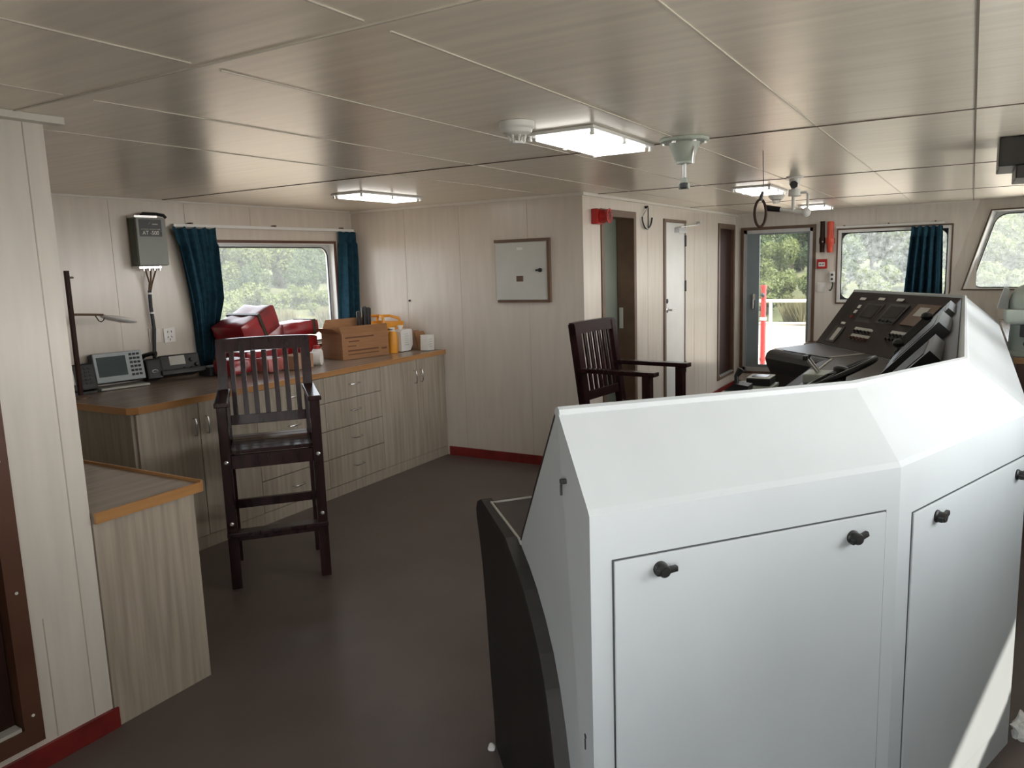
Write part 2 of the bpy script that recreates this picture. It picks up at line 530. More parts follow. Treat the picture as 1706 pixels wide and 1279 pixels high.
# left wall with its window (runs on past the back wall and the near wall, closing the hidden cabins)
LW = (5.03 - 3.78, 0.87, 0, 0)
slab('wall_left', (XL, YN - .1, 0), EY, EZ, YF - YN + .2, H, [(3.78 - YN + .1, 0.985, 5.085 - YN + .1, 1.83)], (-.08, 0, 0), 'wall')
window(1, (XL, 0, 0), EY, EZ, (-1, 0, 0), (3.78, 0.985, 5.085, 1.83), 0.05, 0.085, 0.022, 'glass', bord=0.03, trim_m='brown_red')
# back wall and the wall with the three cabin doors
slab('wall_back', (XL, YB, 0), EX, EZ, XD - XL - .14, H, [], (0, .07, 0), 'wall')
D1, D2, D3 = (5.705, 6.325, 0.16, 1.955), (7.11, 7.74, 0.06, 1.95), (8.99, 9.58, 0.21, 1.93)
slab('wall_inner', (XD, YB, 0), EY, EZ, YF - YB, H, [(d[0] - YB - .02, d[2] - .01, d[1] - YB + .02, d[3] + .02) for d in (D1, D2, D3)], (-.14, 0, 0), 'wall')
# far wall: outer door opening and window
FD = (-2.405, -1.61, 0.20, 1.915)
FW = (-1.335, -0.20, 1.045, 1.868)
slab('wall_far', (XL, YF, 0), EX, EZ, 0.05 - XL, H, [(FD[0] - XL - .015, FD[2] - .015, FD[1] - XL + .015, FD[3] + .015), (FW[0] - XL, FW[1 + 1], FW[1] - XL, FW[3])], (0, .07, 0), 'wall_matt')
window(2, (0, YF, 0), EX, EZ, (0, 1, 0), (FW[0], FW[2], FW[1], FW[3]), 0.035, 0.09, 0.016, 'glass_dirty', bord=0.036, plate_m='gap', liner='white', lw=.03)
# slanted corner facet with the window at the right edge of the photo
PA, PB = V((0.045, YF, H)), V((-0.262, YF, 1.02))
EF = V((0.955, -0.30, 0)); LF = EF.length; EF.normalize()
VF = (PA - PB); HF = VF.length; VF.normalize()
NF = EF.cross(VF).normalized()
if NF.y < 0: NF = -NF
fh = (0.155, 0.17, 0.90, HF - 0.125)
slab('wall_corner', PB, EF, VF, LF, HF, [fh], NF * .07, 'wall_matt')
window(3, PB, EF, VF, NF, fh, 0.13, 0.10, 0.012, 'glass_front', bord=0.025, trim_m='brown', plate_m='white')
mb = MB(); pbl = PB + EF * LF
mb.prism([(PB.x, PB.y, 0), (pbl.x, pbl.y, 0), (pbl.x, pbl.y, PB.z), tuple(PB)], (0, .07, 0)); structure(mb.build('wall_corner_sill', 'wall_matt'))
# leaning front wall with a row of windows
B0 = PB + EF * LF; B1 = B0 + VF * HF
F_E = V((0, -1, 0)); F_V = (B1 - B0).normalized(); F_N = V((F_V.z, 0, -F_V.x))
FL_ = B0.y - YN
holes = [(0.25 + 1.55 * i, 0.13, 0.25 + 1.55 * i + 1.33, HF - (0.15 if i < 5 else 0.5)) for i in range(6)]  # last window, out of view: head lowered to dim the console top
slab('wall_front', B0, F_E, F_V, FL_, HF, holes, F_N * .07, 'wall_matt')
mb = MB(); mb.span((B0.x, YN, 0), (B0.x + .07, B0.y, B0.z)); structure(mb.build('wall_front_sill', 'wall_matt'))
for i, h in enumerate(holes):
    window(4 + i, B0, F_E, F_V, F_N, h, 0.05, 0.09, 0.015, 'glass_clear', bord=0.03)
# near wall behind the camera: one unseen window, opening sized to light the console front
NW = (-.70, 0.85, 0.16, 1.75)
slab('wall_near', (XL, YN, 0), EX, EZ, 1.0 - XL + .1, H, [(NW[0] - XL, NW[2], NW[1] - XL, NW[3])], (0, -.07, 0), 'wall_matt')
window(10, (0, YN, 0), EX, EZ, (0, -1, 0), (NW[0], NW[2], NW[1], NW[3]), 0.04, 0.08, 0.02, 'glass_clear')
# wall at the left edge of the photo with its doorway, and its return
slab('wall_side', (XP, YN, 0), EY, EZ, YP - YN, H, [(0.31 - YN, 0.14, 1.185 - YN, 1.97)], (-.07, 0, 0), 'wall_matt')
slab('wall_return', (XL, YP, 0), EX, EZ, XP - XL - .07, H, [], (0, -.07, 0), 'wall')
mb = MB()
for (y0, y1, z0, z1) in ((1.165, 1.225, .10, 2.01), (0.27, 0.33, .10, 2.01), (0.33, 1.165, 1.95, 2.01), (0.33, 1.165, .10, .16)):
    mb.span((XP - .075, y0, z0), (XP + .012, y1, z1))
structure(mb.build('door_4', 'brown_red'))
dr = bpy.data.objects['door_4']
mb = MB(); mb.span((XP - .068, .335, .165), (XP - .035, 1.16, 1.945)); mb.build('door_leaf', 'dark_door', dr)
mb = MB(); mb.span((XP - .034, .335, .16), (XP + .006, 1.16, .172)); mb.build('threshold', 'grey_label', dr)
mb = MB()
for z in (.2, .62, 1.05, 1.5): mb.cyl((XP + .012, 1.196, z), (XP + .0145, 1.196, z), .005, n=10)
mb.build('screw_heads', 'label', dr)

# red skirtings
def skirting(name, a, b, n, h=.075, t=.014):
    a = V(a); b = V(b); n = V(n)
    mb = MB(); mb.prism([a, b, b + n * t, a + n * t], (0, 0, h)); structure(mb.build(name, 'red_base'))
skirting('baseboard_back', (-3.80, YB, 0), (XD + .01, YB, 0), (0, -1, 0))
skirting('baseboard_inner', (XD, YB - .014, 0), (XD, YF, 0), (1, 0, 0))
skirting('baseboard_far', (XD + .014, YF, 0), (-.35, YF, 0), (0, -1, 0))
skirting('baseboard_side', (XP, YN, 0), (XP, YP + .015, 0), (1, 0, 0))
# mouldings under the ceiling
def moulding(name, a, b, n, h=.022, t=.02):
    a = V(a); b = V(b); n = V(n)
    mb = MB(); mb.prism([a, b, b + n * t, a + n * t], (0, 0, -h)); structure(mb.build(name, 'white_trim'))
zc = H - .001
moulding('trim_1', (XL, YB, zc), (XD, YB, zc), (0, -1, 0))
moulding('trim_2', (XD, YB - .02, zc), (XD, YF, zc), (1, 0, 0))
moulding('trim_3', (XL, YP, zc), (XL, YB, zc), (1, 0, 0), h=.012, t=.012)
moulding('trim_4', (XD, YF, zc), (0.03, YF, zc), (0, -1, 0), h=.012, t=.012)
moulding('trim_5', (XP, YN, zc), (XP, YP + .045, zc), (1, 0, 0), h=.022, t=.045)
# panel joints of the ceiling: long joints across the ship and staggered short ones
mb = MB()
for y, x0 in ((1.36, XP),):
    mb.span((x0, y - .004, H - .0035), (1.0, y + .004, H + .001))
mb.span((-1.9, .5, H - .0035), (-1.893, .502, H + .001))
structure(mb.build('trim_6', 'seam'))
mb = MB()
for y, x0 in ((3.45, XL), (5.58, XD), (7.85, XD)):
    mb.span((x0, y - .004, H - .0035), (1.0, y + .004, H + .001))
structure(mb.build('trim_7', 'seam_dark'))
mb = MB()
for k in range(-1, 6):
    x = -.015 - .5535 * k
    for y0, y1 in ((YN, 1.33), (1.42, 3.43), (3.47, 5.56), (5.60, 7.83), (7.87, YF)):
        if y0 > 3.44 and x < XD and y1 > YB: y1 = YB
        if y0 > 5 and x < XD: continue
        if y1 < 1.4 and x < XP: continue
        if k == 0: continue
        mb.span((x - .003, y0, H - .003), (x + .003, y1, H + .001))
structure(mb.build('trim_8', 'seam'))
mb = MB()
mb.span((-.015 - .003, YN, H - .003), (-.015 + .003, YF, H + .001))
structure(mb.build('trim_9', 'seam_dark'))
# vertical joints of the wall panels
mb = MB()
def vjoint(x, y, n, z0=.08, z1=H - .02):
    n = V(n); t = V((-n.y, n.x, 0)) * .0018
    p = V((x, y, z0))
    mb.prism([p - t, p + t, p + t + n * .0012, p - t + n * .0012], (0, 0, z1 - z0))
for y in (3.06, ): vjoint(XL, y, (1, 0, 0), .93)
for y in (2.2, 3.62, 4.2): vjoint(XL, y, (1, 0, 0), 1.95 if y > 3.3 else .93)
for x in (-4.18, -3.62, -2.98): vjoint(x, YB, (0, -1, 0), .93 if x < -3.8 else .08)
for y in (6.68, 8.05, 8.5): vjoint(XD, y, (1, 0, 0))
for x in (-0.95,): vjoint(x, YF, (0, -1, 0), 1.95)
vjoint(XP, 1.40, (1, 0, 0)); vjoint(XP, 1.27, (1, 0, 0), .08, .5)
structure(mb.build('trim_10', 'joint'))

# ---- cabin doors in the inner wall
def door_frame(idx, d, w=.055, dep=.012):
    y0, y1, z0, z1 = d
    mb = MB()
    for (a, b, c, e_) in ((y0 - w, y0, z0 - w * .6, z1 + w), (y1, y1 + w, z0 - w * .6, z1 + w), (y0, y1, z1, z1 + w), (y0, y1, z0 - w * .6, z0)):
        mb.span((XD - .145, a, c), (XD + dep, b, e_))
    return structure(mb.build('door_%d' % idx, 'brown'))
f1 = door_frame(1, D1)
MB().span((XD - .19, D1[0] - .02, D1[2]), (XD - .15, D1[1] + .02, D1[3])).build('door_leaf', 'dark_green', f1)  # added panel standing in for the dim cabin wall, nearer the room light
mb = MB(); mb.span((XD - .13, D1[1] - .003, 1.02), (XD - .095, D1[1] - .0005, 1.20)); mb.span((XD - .12, D1[1] - .0045, 1.05), (XD - .105, D1[1] - .003, 1.09))
mb.build('strike_plate', 'grey_label', f1)
f2 = structure(MB().span((XD - .06, D2[0] + .035, D2[2]), (XD - .004, D2[1], D2[3])).build('door_2', 'white'))
mb = MB()
mb.span((XD - .07, D2[0] - .02, 0.03), (XD + .012, D2[0] + .034, D2[3] + .03)); mb.span((XD - .07, D2[0] + .034, D2[3] + .001), (XD + .012, D2[1] + .01, D2[3] + .03))
mb.build('door_frame', 'brown', f2)
mb = MB(); mb.span((XD - .004, D2[1], D2[2]), (XD + .003, D2[1] + .008, D2[3])); mb.build('hinge_gap', 'brown', f2)
for z in (1.78, 1.33, .5):
    MB().cyl((XD + .004, D2[1] + .004, z - .055), (XD + .004, D2[1] + .004, z + .055), .011, n=10).build('hinge', 'black', f2)
mb = MB(); mb.cyl((XD - .004, 7.205, 1.12), (XD + .045, 7.205, 1.12), .011); mb.bar((XD + .045, 7.195, 1.12), (XD + .042, 7.33, 1.125), .014, .018, .004)
mb.lathe((XD - .004, 7.205, 1.12), (1, 0, 0), [(.028, 0), (.028, .006), (.02, .01)])
mb.build('lever_handle', 'steel', f2)
MB().lathe((XD - .004, 7.20, 1.205), (1, 0, 0), [(.022, 0), (.022, .008), (.012, .012)]).build('lock_cylinder', 'gap', f2)
mb = MB(); mb.span((XD - .004, 7.42, 1.855), (XD + .05, 7.66, 1.905), .006)
mb.bar((XD + .03, 7.5, 1.91), (XD + .11, 7.78, 1.935), .02, .008); mb.bar((XD + .11, 7.78, 1.935), (XD + .03, 8.15, 1.965), .02, .008); mb.span((XD, 8.12, 1.955), (XD + .035, 8.18, 1.985))
mb.build('door_closer', 'alu', f2)
f3 = door_frame(3, D3, .06)
MB().span((XD - .05, D3[0] + .01, D3[2]), (XD - .02, D3[1] - .01, D3[3])).build('door_leaf', 'dark_door', f3)
MB().span((XD - .02, D3[0], D3[2]), (XD + .02, D3[1], D3[2] + .012)).build('threshold', 'alu', f3)
# ---- outer door in the far wall
x0, x1, z0, z1 = FD
mb = MB()
for (a, b, c, d) in ((x0 - .035, x0, z0 - .03, z1 + .035), (x1, x1 + .035, z0 - .03, z1 + .035), (x0, x1, z1, z1 + .035), (x0, x1, z0 - .03, z0)):
    mb.span((a, YF - .014, c), (b, YF + .075, d))
f5 = structure(mb.build('door_5', 'brown'))
mb = MB()
for (a, b, c, d) in ((x0, x0 + .035, z0, z1), (x1 - .035, x1, z0, z1), (x0, x1, z1 - .04, z1), (x0, x1, z0, z0 + .05)):
    mb.span((a, YF + .0, c), (b, YF + .05, d))
mb.build('door_jamb', 'alu', f5)
mb = MB()
for (a, b, c, d) in ((x0 + .036, x0 + .185, z0 + .051, z1 - .041), (x1 - .06, x1 - .036, z0 + .051, z1 - .041), (x0 + .185, x1 - .06, z1 - .06, z1 - .041), (x0 + .185, x1 - .06, z0 + .051, z0 + .085)):
    mb.span((a, YF + .012, c), (b, YF + .042, d))
mb.build('door_leaf', 'door_grey', f5)
mb = MB(); mb.span((x0 + .186, YF + .025, z0 + .086), (x1 - .061, YF + .028, z1 - .061)); mb.build('glass_pane', 'glass_clear', f5)
mb = MB(); mb.span((x0 + .115, YF - .002, .97), (x0 + .145, YF + .012, 1.15)); mb.cyl((x0 + .13, YF + .01, 1.08), (x0 + .13, YF - .05, 1.08), .009); mb.bar((x0 + .13, YF - .05, 1.08), (x0 + .13, YF - .052, .97), .018, .014, .004)
mb.build('door_handle', 'steel', f5)
portal('door_portal', V(((x0 + x1) / 2, YF + .08, (z0 + z1) / 2)), EX * (x1 - x0), EZ * (z1 - z0), V((0, -1, 0)))
# ================================================================== STEERING CONSOLE
S = [V((-.629, 1.343, 0)), V((-.119, 1.976, 0)), V((.178, 2.80, 0)), V((.178, 6.16, 0)), V((-.119, 6.98, 0)), V((-.70, 7.70, 0))]
RG = [V((-.758, 1.464, 0)), V((-.244, 2.088, 0)), V((-.006, 2.725, 0)), V((-.030, 6.32, 0)), V((-.3275, 6.733, 0)), V((-.88, 7.50, 0))]
BB = [V((-1.055, 1.795, 0)), V((-.652, 2.27, 0)), V((-.43, 2.86, 0)), V((-.43, 6.10, 0)), V((-.682, 6.492, 0)), V((-1.15, 7.22, 0))]
DD = [V((-1.32, 2.065, 0)), V((-.94, 2.52, 0)), V((-.86, 2.88, 0)), V((-.86, 6.10, 0)), V((-.885, 6.19, 0)), V((-1.40, 6.72, 0))]
ZS_, ZD = 1.113, .825
ZRS = [1.284, 1.275, 1.267, 1.275, 1.275, 1.275]
up_ = lambda p, z: V((p.x, p.y, z))
con = thing('steering_console', 'long white angled steering console with dark instrument panels in the middle of the floor', 'console', (S[1].x, S[1].y, 0))
mb = MB()
rings = []
for i in range(6):
    inn = (BB[i] - RG[i]).normalized()
    top_in = RG[i] + inn * .012
    bi = BB[i] + (DD[i] - BB[i]).normalized() * .02
    rings.append([up_(S[i], 0.0), up_(S[i], ZS_ - .012), up_(S[i] + (RG[i] - S[i]) * .05, ZS_), up_(RG[i] - inn * .01, ZRS[i] - .004), up_(RG[i], ZRS[i]), up_(top_in, ZRS[i] - .008), up_(BB[i], ZD), up_(bi, ZD - .02), up_(bi, 0.0)])
mb.loft(rings)
housing = mb.build('housing', 'console', con)
# dark apron and desk on the steersman's side
mb = MB(); rings = []
for i in range(6):
    n = (DD[i] - BB[i]).normalized()
    d = DD[i]
    prof = [(0.0, ZD - .022), (0.0, ZD), (.055, ZD - .004), (.10, ZD - .025), (.118, ZD - .065), (.10, ZD - .12), (.045, ZD - .2), (-.02, ZD - .30), (-.06, .4), (-.10, .1), (-.10, 0.005)]
    rings.append([up_(BB[i] + n * .025, .005), up_(BB[i] + n * .025, ZD - .022)] + [up_(d + n * a, z) for a, z in prof])
mb.loft(rings)
mb.build('apron', 'black_matt', con, smooth=True)
mb = MB()
for i in range(5):
    a, b, c, d = BB[i], BB[i + 1], DD[i + 1], DD[i]
    mb.prism([up_(a, ZD + .001), up_(b, ZD + .001), up_(c, ZD + .001), up_(d, ZD + .001)], (0, 0, .004))
mb.build('desk', 'desk', con)
# pale trim strips on the desk edges
e0 = (DD[0] - BB[0]).normalized()
def trim(*a, **k): MB().bar(*a, **k).build('desk_trim', 'grey_label', con)
trim(up_(BB[0] - e0 * .01, ZD + .006), up_(DD[0], ZD + .006), .012, .006, side=(0, 0, 1))
trim(up_(DD[0], ZD + .006), up_(DD[1], ZD + .006), .008, .006, side=(0, 0, 1))
trim(up_(DD[4], ZD + .008), up_(BB[4], ZD + .008), .006, .030, side=(0, 0, 1))
trim(up_(DD[3], ZD + .008), up_(V((-.86, 5.05, 0)), ZD + .008), .008, .014, side=(0, 0, 1))
# sloping instrument panels, one for each side of the console
panels = []
def on_panel(i, s, t, h=0.0):
    """point on panel i: s along (0..1), t down from the ridge (0..1), h above it"""
    i0, i1 = (3, 5) if i == 'far' else (i, i + 1)
    if i == 'far': s = min(max(s, 0), 1)
    a = up_(RG[i0], ZRS[i0]).lerp(up_(RG[i1], ZRS[i1]), s)
    b = up_(BB[i0], ZD).lerp(up_(BB[i1], ZD), s)
    p = a.lerp(b, t)
    u = (up_(RG[i1], ZRS[i1]) - up_(RG[i0], ZRS[i0])).normalized()
    w = (b - a).normalized()
    n = u.cross(w)
    if n.z < 0: n = -n
    return p + n.normalized() * h
def pbox(mb, i, s0, s1, t0, t1, h0, h1):
    q = [on_panel(i, s0, t0, h0), on_panel(i, s1, t0, h0), on_panel(i, s1, t1, h0), on_panel(i, s0, t1, h0)]
    r = [on_panel(i, s0, t0, h1), on_panel(i, s1, t0, h1), on_panel(i, s1, t1, h1), on_panel(i, s0, t1, h1)]
    return mb.loft([q, r])
for i in (0, 1, 2, 'far'):
    mb = MB(); pbox(mb, i, 0.0, 1.0, .035, .985, .001, .008)
    panels.append(mb.build('instrument_panel', 'instr', con))
# white rounded cap along the ridge
mb = MB(); mb.tube([up_(p, z - .004) for p, z in zip(RG, ZRS)], .014, 8); mb.build('ridge_cap', 'console', con, smooth=True)

# --- far instrument panel (seen face on): i = 4 is the far wing, i = 3 the short corner piece
def ppart(name, m, i, s0, s1, t0, t1, h0=.008, h1=.012, par=None):
    mb = MB(); pbox(mb, i, s0, s1, t0, t1, h0, h1)
    return mb.build(name, m, par or panels[3 if i == 'far' else i])
FA = 'far'
for s, t in ((.80, .15), (.61, .13), (.43, .125)): ppart('name_plate', 'label', FA, s, s + .06, t - .02, t + .02)
for s, t in ((.79, .26), (.79, .35)): ppart('name_plate', 'label', FA, s, s + .03, t, t + .055)
ppart('name_plate', 'label', FA, .815, .865, .575, .61)
MB().lathe(on_panel(FA, .80, .47, .008), on_panel(FA, .80, .47, 1.0) - on_panel(FA, .80, .47, 0), [(.014, 0), (.014, .008), (.006, .014)], 12).build('warning_light', 'red', panels[3])
g = ppart('gauge_plate', 'black', FA, .78, .90, .655, .93, h1=.011); ppart('gauge_scale', 'grey_label', FA, .805, .855, .68, .90, .011, .013, g)
for (s0, s1, t0, cols) in ((.455, .665, .625, 'black'), (.435, .645, .735, 'brown_red'), (.10, .28, .60, 'black')):
    ppart('label_strip', 'grey_label', FA, s0, s1, t0, t0 + .04)
    for row in range(2 if t0 == .60 else 1):
        for k in range(5):
            s = s0 + (s1 - s0) * (k + .5) / 5
            tt = t0 + .068 + .07 * row
            a = on_panel(FA, s, tt, .008); n = on_panel(FA, s, tt, 1.008) - a
            MB().lathe(a, n, [(.015, 0), (.015, .006), (.009, .008), (.009, .022)], 10).build('switch', cols, panels[3])
g = ppart('display_unit', 'brown', FA, .075, .27, .17, .50, h1=.014); ppart('display', 'grey_label', FA, .14, .225, .22, .355, .014, .016, g)
g = ppart('display_unit', 'black', FA, .56, .74, .22, .54, h1=.013); ppart('display', 'screen', FA, .58, .72, .25, .46, .013, .015, g)
g = ppart('display_unit', 'black', FA, .33, .51, .20, .52, h1=.014); ppart('display', 'screen', FA, .35, .49, .24, .42, .014, .016, g)
for k in range(4): MB().lathe(on_panel(FA, .36 + .04 * k, .475, .014), on_panel(FA, .36 + .04 * k, .475, 1.0) - on_panel(FA, .36 + .04 * k, .475, 0), [(.012, 0), (.010, .012)], 10).build('knob', 'gap', g)
# --- equipment on the long middle panel, seen nearly edge on
for (s0, s1, t0, t1, h) in ((.70, .92, .10, .62, .055), (.40, .62, .12, .70, .075), (.12, .30, .15, .62, .06)):
    g = ppart('display_unit', 'black', 2, s0, s1, t0, t1, h1=h)
    ppart('display', 'screen', 2, s0 + .02, s1 - .02, t0 + .05, t1 - .12, h, h + .003, g)
for k in range(9):
    s = .06 + .1 * k
    mb = MB(); pbox(mb, 2, s, s + .035, .72, .80, .008, .02); mb.build('gauge', 'black', panels[2])
    mb = MB(); pbox(mb, 2, s, s + .05, .86, .89, .008, .0095); mb.build('label_strip', 'grey_label', panels[2])
# --- doors of the white back with their black latches
def facet_door(i, s0, s1, z0, z1, knobs):
    a, b = S[i], S[i + 1]
    u = (b - a); L = u.length; u.normalize()
    n = V((u.y, -u.x, 0))
    P = lambda s, z, h: up_(a + u * s + n * h, z)
    gb = MB(); gp = .0035
    for (p, q, r_, t) in ((s0 - gp, z1, s1 + gp, z1 + gp), (s0 - gp, z0 - gp, s1 + gp, z0), (s0 - gp, z0, s0, z1), (s1, z0, s1 + gp, z1)):
        gb.prism([P(p, q, -.002), P(r_, q, -.002), P(r_, t, -.002), P(p, t, -.002)], n * .0032)
    gb.build('panel_gap', 'gap', con)
    mb = MB(); c = P((s0 + s1) / 2, (z0 + z1) / 2, .001)
    m3 = Matrix((u, n, EZ)).transposed()
    mb.box(c, (s1 - s0, .008, z1 - z0), m3, .0025)
    door = mb.build('access_panel', 'console', con)
    for (s, z, ang) in knobs:
        kb = MB(); p = P(s, z, .005)
        kb.lathe(p, n, [(.0165, 0), (.0165, .004), (.0135, .007), (.0135, .020), (.0110, .024), (.0, .0245)], 18)
        d = u * math.cos(R(ang)) + EZ * math.sin(R(ang))
        kb.bar(p + n * .016 - d * .019, p + n * .016 + d * .031, .011, .013, .003, side=n)
        kb.build('latch_knob', 'black', door, smooth=True)
L0 = (S[1] - S[0]).length; L1 = (S[2] - S[1]).length
facet_door(0, .052, .768, .10, 1.000, [(.158, .968, 4), (.668, .955, 18)])
facet_door(1, .072, .836, .10, .972, [(.203, .935, 14), (.775, .928, 14)])
# black moulded end skirt covering the desk end
d0 = V((-.15, .161, 0)).normalized(); nn = V((-d0.y, d0.x, 0))
if nn.dot(V((0, 0, 0)) - S[0]) < 0: nn = -nn
E0 = lambda u, z, h=0.0: up_(S[0] + d0 * u + nn * h, z)
skirt_in = [(.655, .832), (.60, .815), (.52, .795), (.44, .765), (.36, .72), (.29, .665), (.24, .60), (.20, .52), (.168, .43), (.145, .33), (.13, .22), (.12, .10), (.115, .0)]
skirt_out = [(.95, .0), (.965, .10), (1.00, .25), (1.035, .45), (1.075, .60), (1.12, .69), (1.155, .735), (1.16, .765), (1.13, .80), (1.05, .832)]
mb = MB(); mb.prism([E0(u, z, .002) for u, z in skirt_in + skirt_out], nn * .036)
sk = mb.build('end_skirt', 'skirt', con)
mb = MB()
lip = [(u - .004, z + .004) for u, z in skirt_in]
mb.loft([[E0(u, z, .001), E0(u, z, .040), E0(u + .010, z - .006, .0405), E0(u + .010, z - .006, .001)] for u, z in lip])
mb.build('skirt_edging', 'skirt_edge', sk)  # edging in a lighter black than the skirt
# screws and small latch marks on the white end
for (u, z) in ((.13, 1.14), (.045, .60)):
    mb = MB(); mb.cyl(E0(u, z, -.01), E0(u, z, .004 + .018 * (z > 1)), .006, n=10); mb.bar(E0(u, z - .03, .003 + .017 * (z > 1)), E0(u, z - .006, .003 + .017 * (z > 1)), .004, .004); mb.build('screw', 'gap', con)

# things on the console
def local_thing(name, label, cat, loc, rz, parts, group=None):
    t = thing(name, label, cat, loc, rz, group)
    return t
wc = V((-.62, 4.62, ZD + .006))
ax = V((-.45, 0, .9)).normalized(); hub = wc + V((0.02, 0, .11))
xx = V((0, 1, 0)); yy = ax.cross(xx)
mb = MB(); mb.tube([hub + (xx * math.cos(t) + yy * math.sin(t)) * .19 for t in [2 * math.pi * k / 36 for k in range(36)]], .017, 10, True); wh = mb.build('steering_wheel', 'black', con, smooth=True)
for k in range(3):
    t = 2 * math.pi * k / 3 + .5
    MB().bar(hub, hub + (xx * math.cos(t) + yy * math.sin(t)) * .185, .03, .014, .004, side=ax).build('spoke', 'black', wh)
MB().lathe(wc, hub - wc, [(.055, 0), (.05, .03), (.032, .06), (.032, .115), (.045, .12), (.045, .14), (.03, .15)], 18).build('hub', 'black', wh, smooth=True)
tl = thing('engine_telegraph', 'chrome and black throttle lever unit beside the steering wheel', 'throttle lever', (-.77, 4.98, ZD + .006))
MB().box((-.77, 4.98, ZD + .036), (.16, .22, .06), None, .012).build('base', 'pale_green', tl)
for dy in (-.035, .035):
    MB().bar((-.77, 4.98 + dy, ZD + .06), (-.84, 4.98 + dy, ZD + .15), .016, .012, .003).build('lever', 'steel', tl)
    MB().bar((-.845, 4.955 + dy, ZD + .155), (-.845, 5.005 + dy, ZD + .155), .03, .03, .008).build('grip', 'black', tl)
t = thing('control_pedestal', 'pale grey-green control pedestal standing in front of the middle console desk', 'pedestal', (-1.12, 4.72, 0))
MB().span((-1.22, 4.50, 0), (-1.005, 4.94, .80), .008).build('column', 'cab_dark', t)
MB().span((-1.235, 4.485, .801), (-1.0, 4.955, .822), .006).build('top', 'pale_green', t)
t = thing('desk_compass_display', 'small black box with white framed top on the control pedestal', 'display', (-1.07, 4.83, .823))
MB().box((-1.085, 4.84, .846), (.14, .17, .045), None, .006).build('case', 'black', t)
MB().box((-1.085, 4.84, .8705), (.138, .168, .005), None, .002).build('bezel', 'label', t)
MB().box((-1.085, 4.84, .874), (.09, .10, .003)).build('display', 'screen', t)
t = thing('joystick', 'black joystick on a wedge shaped foot at the left edge of the control pedestal', 'joystick', (-1.16, 4.60, .823))
MB().prism([(-1.23, 4.53, .823), (-1.09, 4.53, .823), (-1.09, 4.53, .855), (-1.17, 4.53, .865)], (0, .12, 0)).build('foot', 'black', t)
MB().tube([(-1.17, 4.59, .86), (-1.175, 4.60, .90), (-1.15, 4.61, .945)], [.014, .014, .024], 10).build('stick', 'black', t, smooth=True)
t = thing('radio_handset', 'black radio handset on a coiled cord hooked to the far instrument panel', 'handset', on_panel(2, .80, .55, .07))
a = on_panel(2, .74, .30, .085); b = on_panel(2, .74, .66, .085)
MB().bar(a, b, .05, .03, .008).build('grip', 'black', t)
for p in (a, b): MB().sphere(p + (b - a) * (.0) + V((-.01, 0, .01)), .035, (1, 1, .8), 12).build('earpiece', 'black', t, smooth=True)
pts = []
for k in range(60):
    q = k / 59
    c0 = b.lerp(on_panel(2, .70, .95, .03), q)
    pts.append(c0 + V((math.cos(k * 1.9) * .010, math.sin(k * 1.9) * .010, 0)))
MB().tube(pts, .003, 5).build('coiled_cord', 'black', t)

# ================================================================== CHAIRS
def make_chair(label):
    t = thing('high_armchair', label, 'chair', group=None)
    W, D = .225, .205
    def part(name, mb, m='mahogany', par=t, smooth=False): return mb.build(name, m, par, local=True, smooth=smooth)
    lean = .075
    zb = .70
    for sx in (-1, 1):
        part('front_leg', MB().box((sx * W, D, .475), (.05, .05, .95), None, .004))
        b = MB(); x = sx * W
        b.loft([[(x - .025, y - .024 + o, z), (x + .025, y - .024 + o, z), (x + .025, y + .024 + o, z), (x - .025, y + .024 + o, z)] for (y, o, z) in ((-D, 0, 0), (-D, 0, zb), (-D, -lean, 1.235))])
        part('back_leg', b)
        b = MB(); b.box((sx * W, .012, .962), (.068, .50, .026), None, .006); part('armrest', b)
        part('side_rail', MB().box((sx * W, 0, .655), (.026, 2 * D - .05, .075), None, .002))
        part('side_stretcher', MB().box((sx * W, 0, .315), (.024, 2 * D - .05, .04), None, .002))
    part('front_rail', MB().box((0, D + .004, .662), (2 * W - .05, .026, .07), None, .002))
    part('back_rail', MB().box((0, -D, .655), (2 * W - .05, .026, .075), None, .002))
    s = MB()
    for k in range(6):
        y = -D + .01 + (k + .5) * (2 * D + .005) / 6
        s.box((0, y, .712), (2 * W - .052, (2 * D) / 6 - .003, .02), None, .003)
    part('seat', s)
    part('back_stretcher', MB().box((0, -D, .325), (2 * W - .05, .024, .05), None, .003))
    f = MB(); f.box((0, D + .030, .297), (2 * W + .05, .075, .022), None, .003); f.box((0, D - .008, .27), (2 * W - .05, .024, .05), None, .002)
    part('footrest', f)
    yb = lambda z: -D - lean * (z - zb) / (1.235 - zb)
    r = MB(); n = 12                           # bowed top rail, its lower edge arched
    rings = []
    for k in range(n + 1):
        x = -W - .025 + (2 * W + .05) * k / n
        q = 1 - (2 * k / n - 1) ** 2
        zt = 1.245 + .006 * q; zl = 1.172 + .007 * q
        rings.append([(x, yb(zl) - .016, zl), (x, yb(zl) + .02, zl), (x, yb(zt) + .02, zt), (x, yb(zt) - .016, zt)])
    r.loft(rings); part('top_rail', r)
    part('lower_rail', MB().box((0, yb(.80), .80), (2 * W - .05, .03, .055), Matrix.Rotation(-math.atan(lean / .535) * -1, 3, 'X'), .003))
    for k in range(7):
        x = -.172 + .344 * k / 6
        part('slat', MB().bar((x, yb(.82), .82), (x, yb(1.176), 1.176), .027, .014, .002, side=(1, 0, 0)))
    for sx in (-1, 1):
        for z in (.665, .345):
            part('bolt', MB().lathe((sx * W, D + .025, z), (0, 1, 0), [(.011, 0), (.011, .003), (.006, .006)], 12), 'steel')
    return t
c1 = make_chair('tall dark mahogany armchair standing in front of the drawer cabinets')
c1.location = ((-3.197), 2.834, 0)
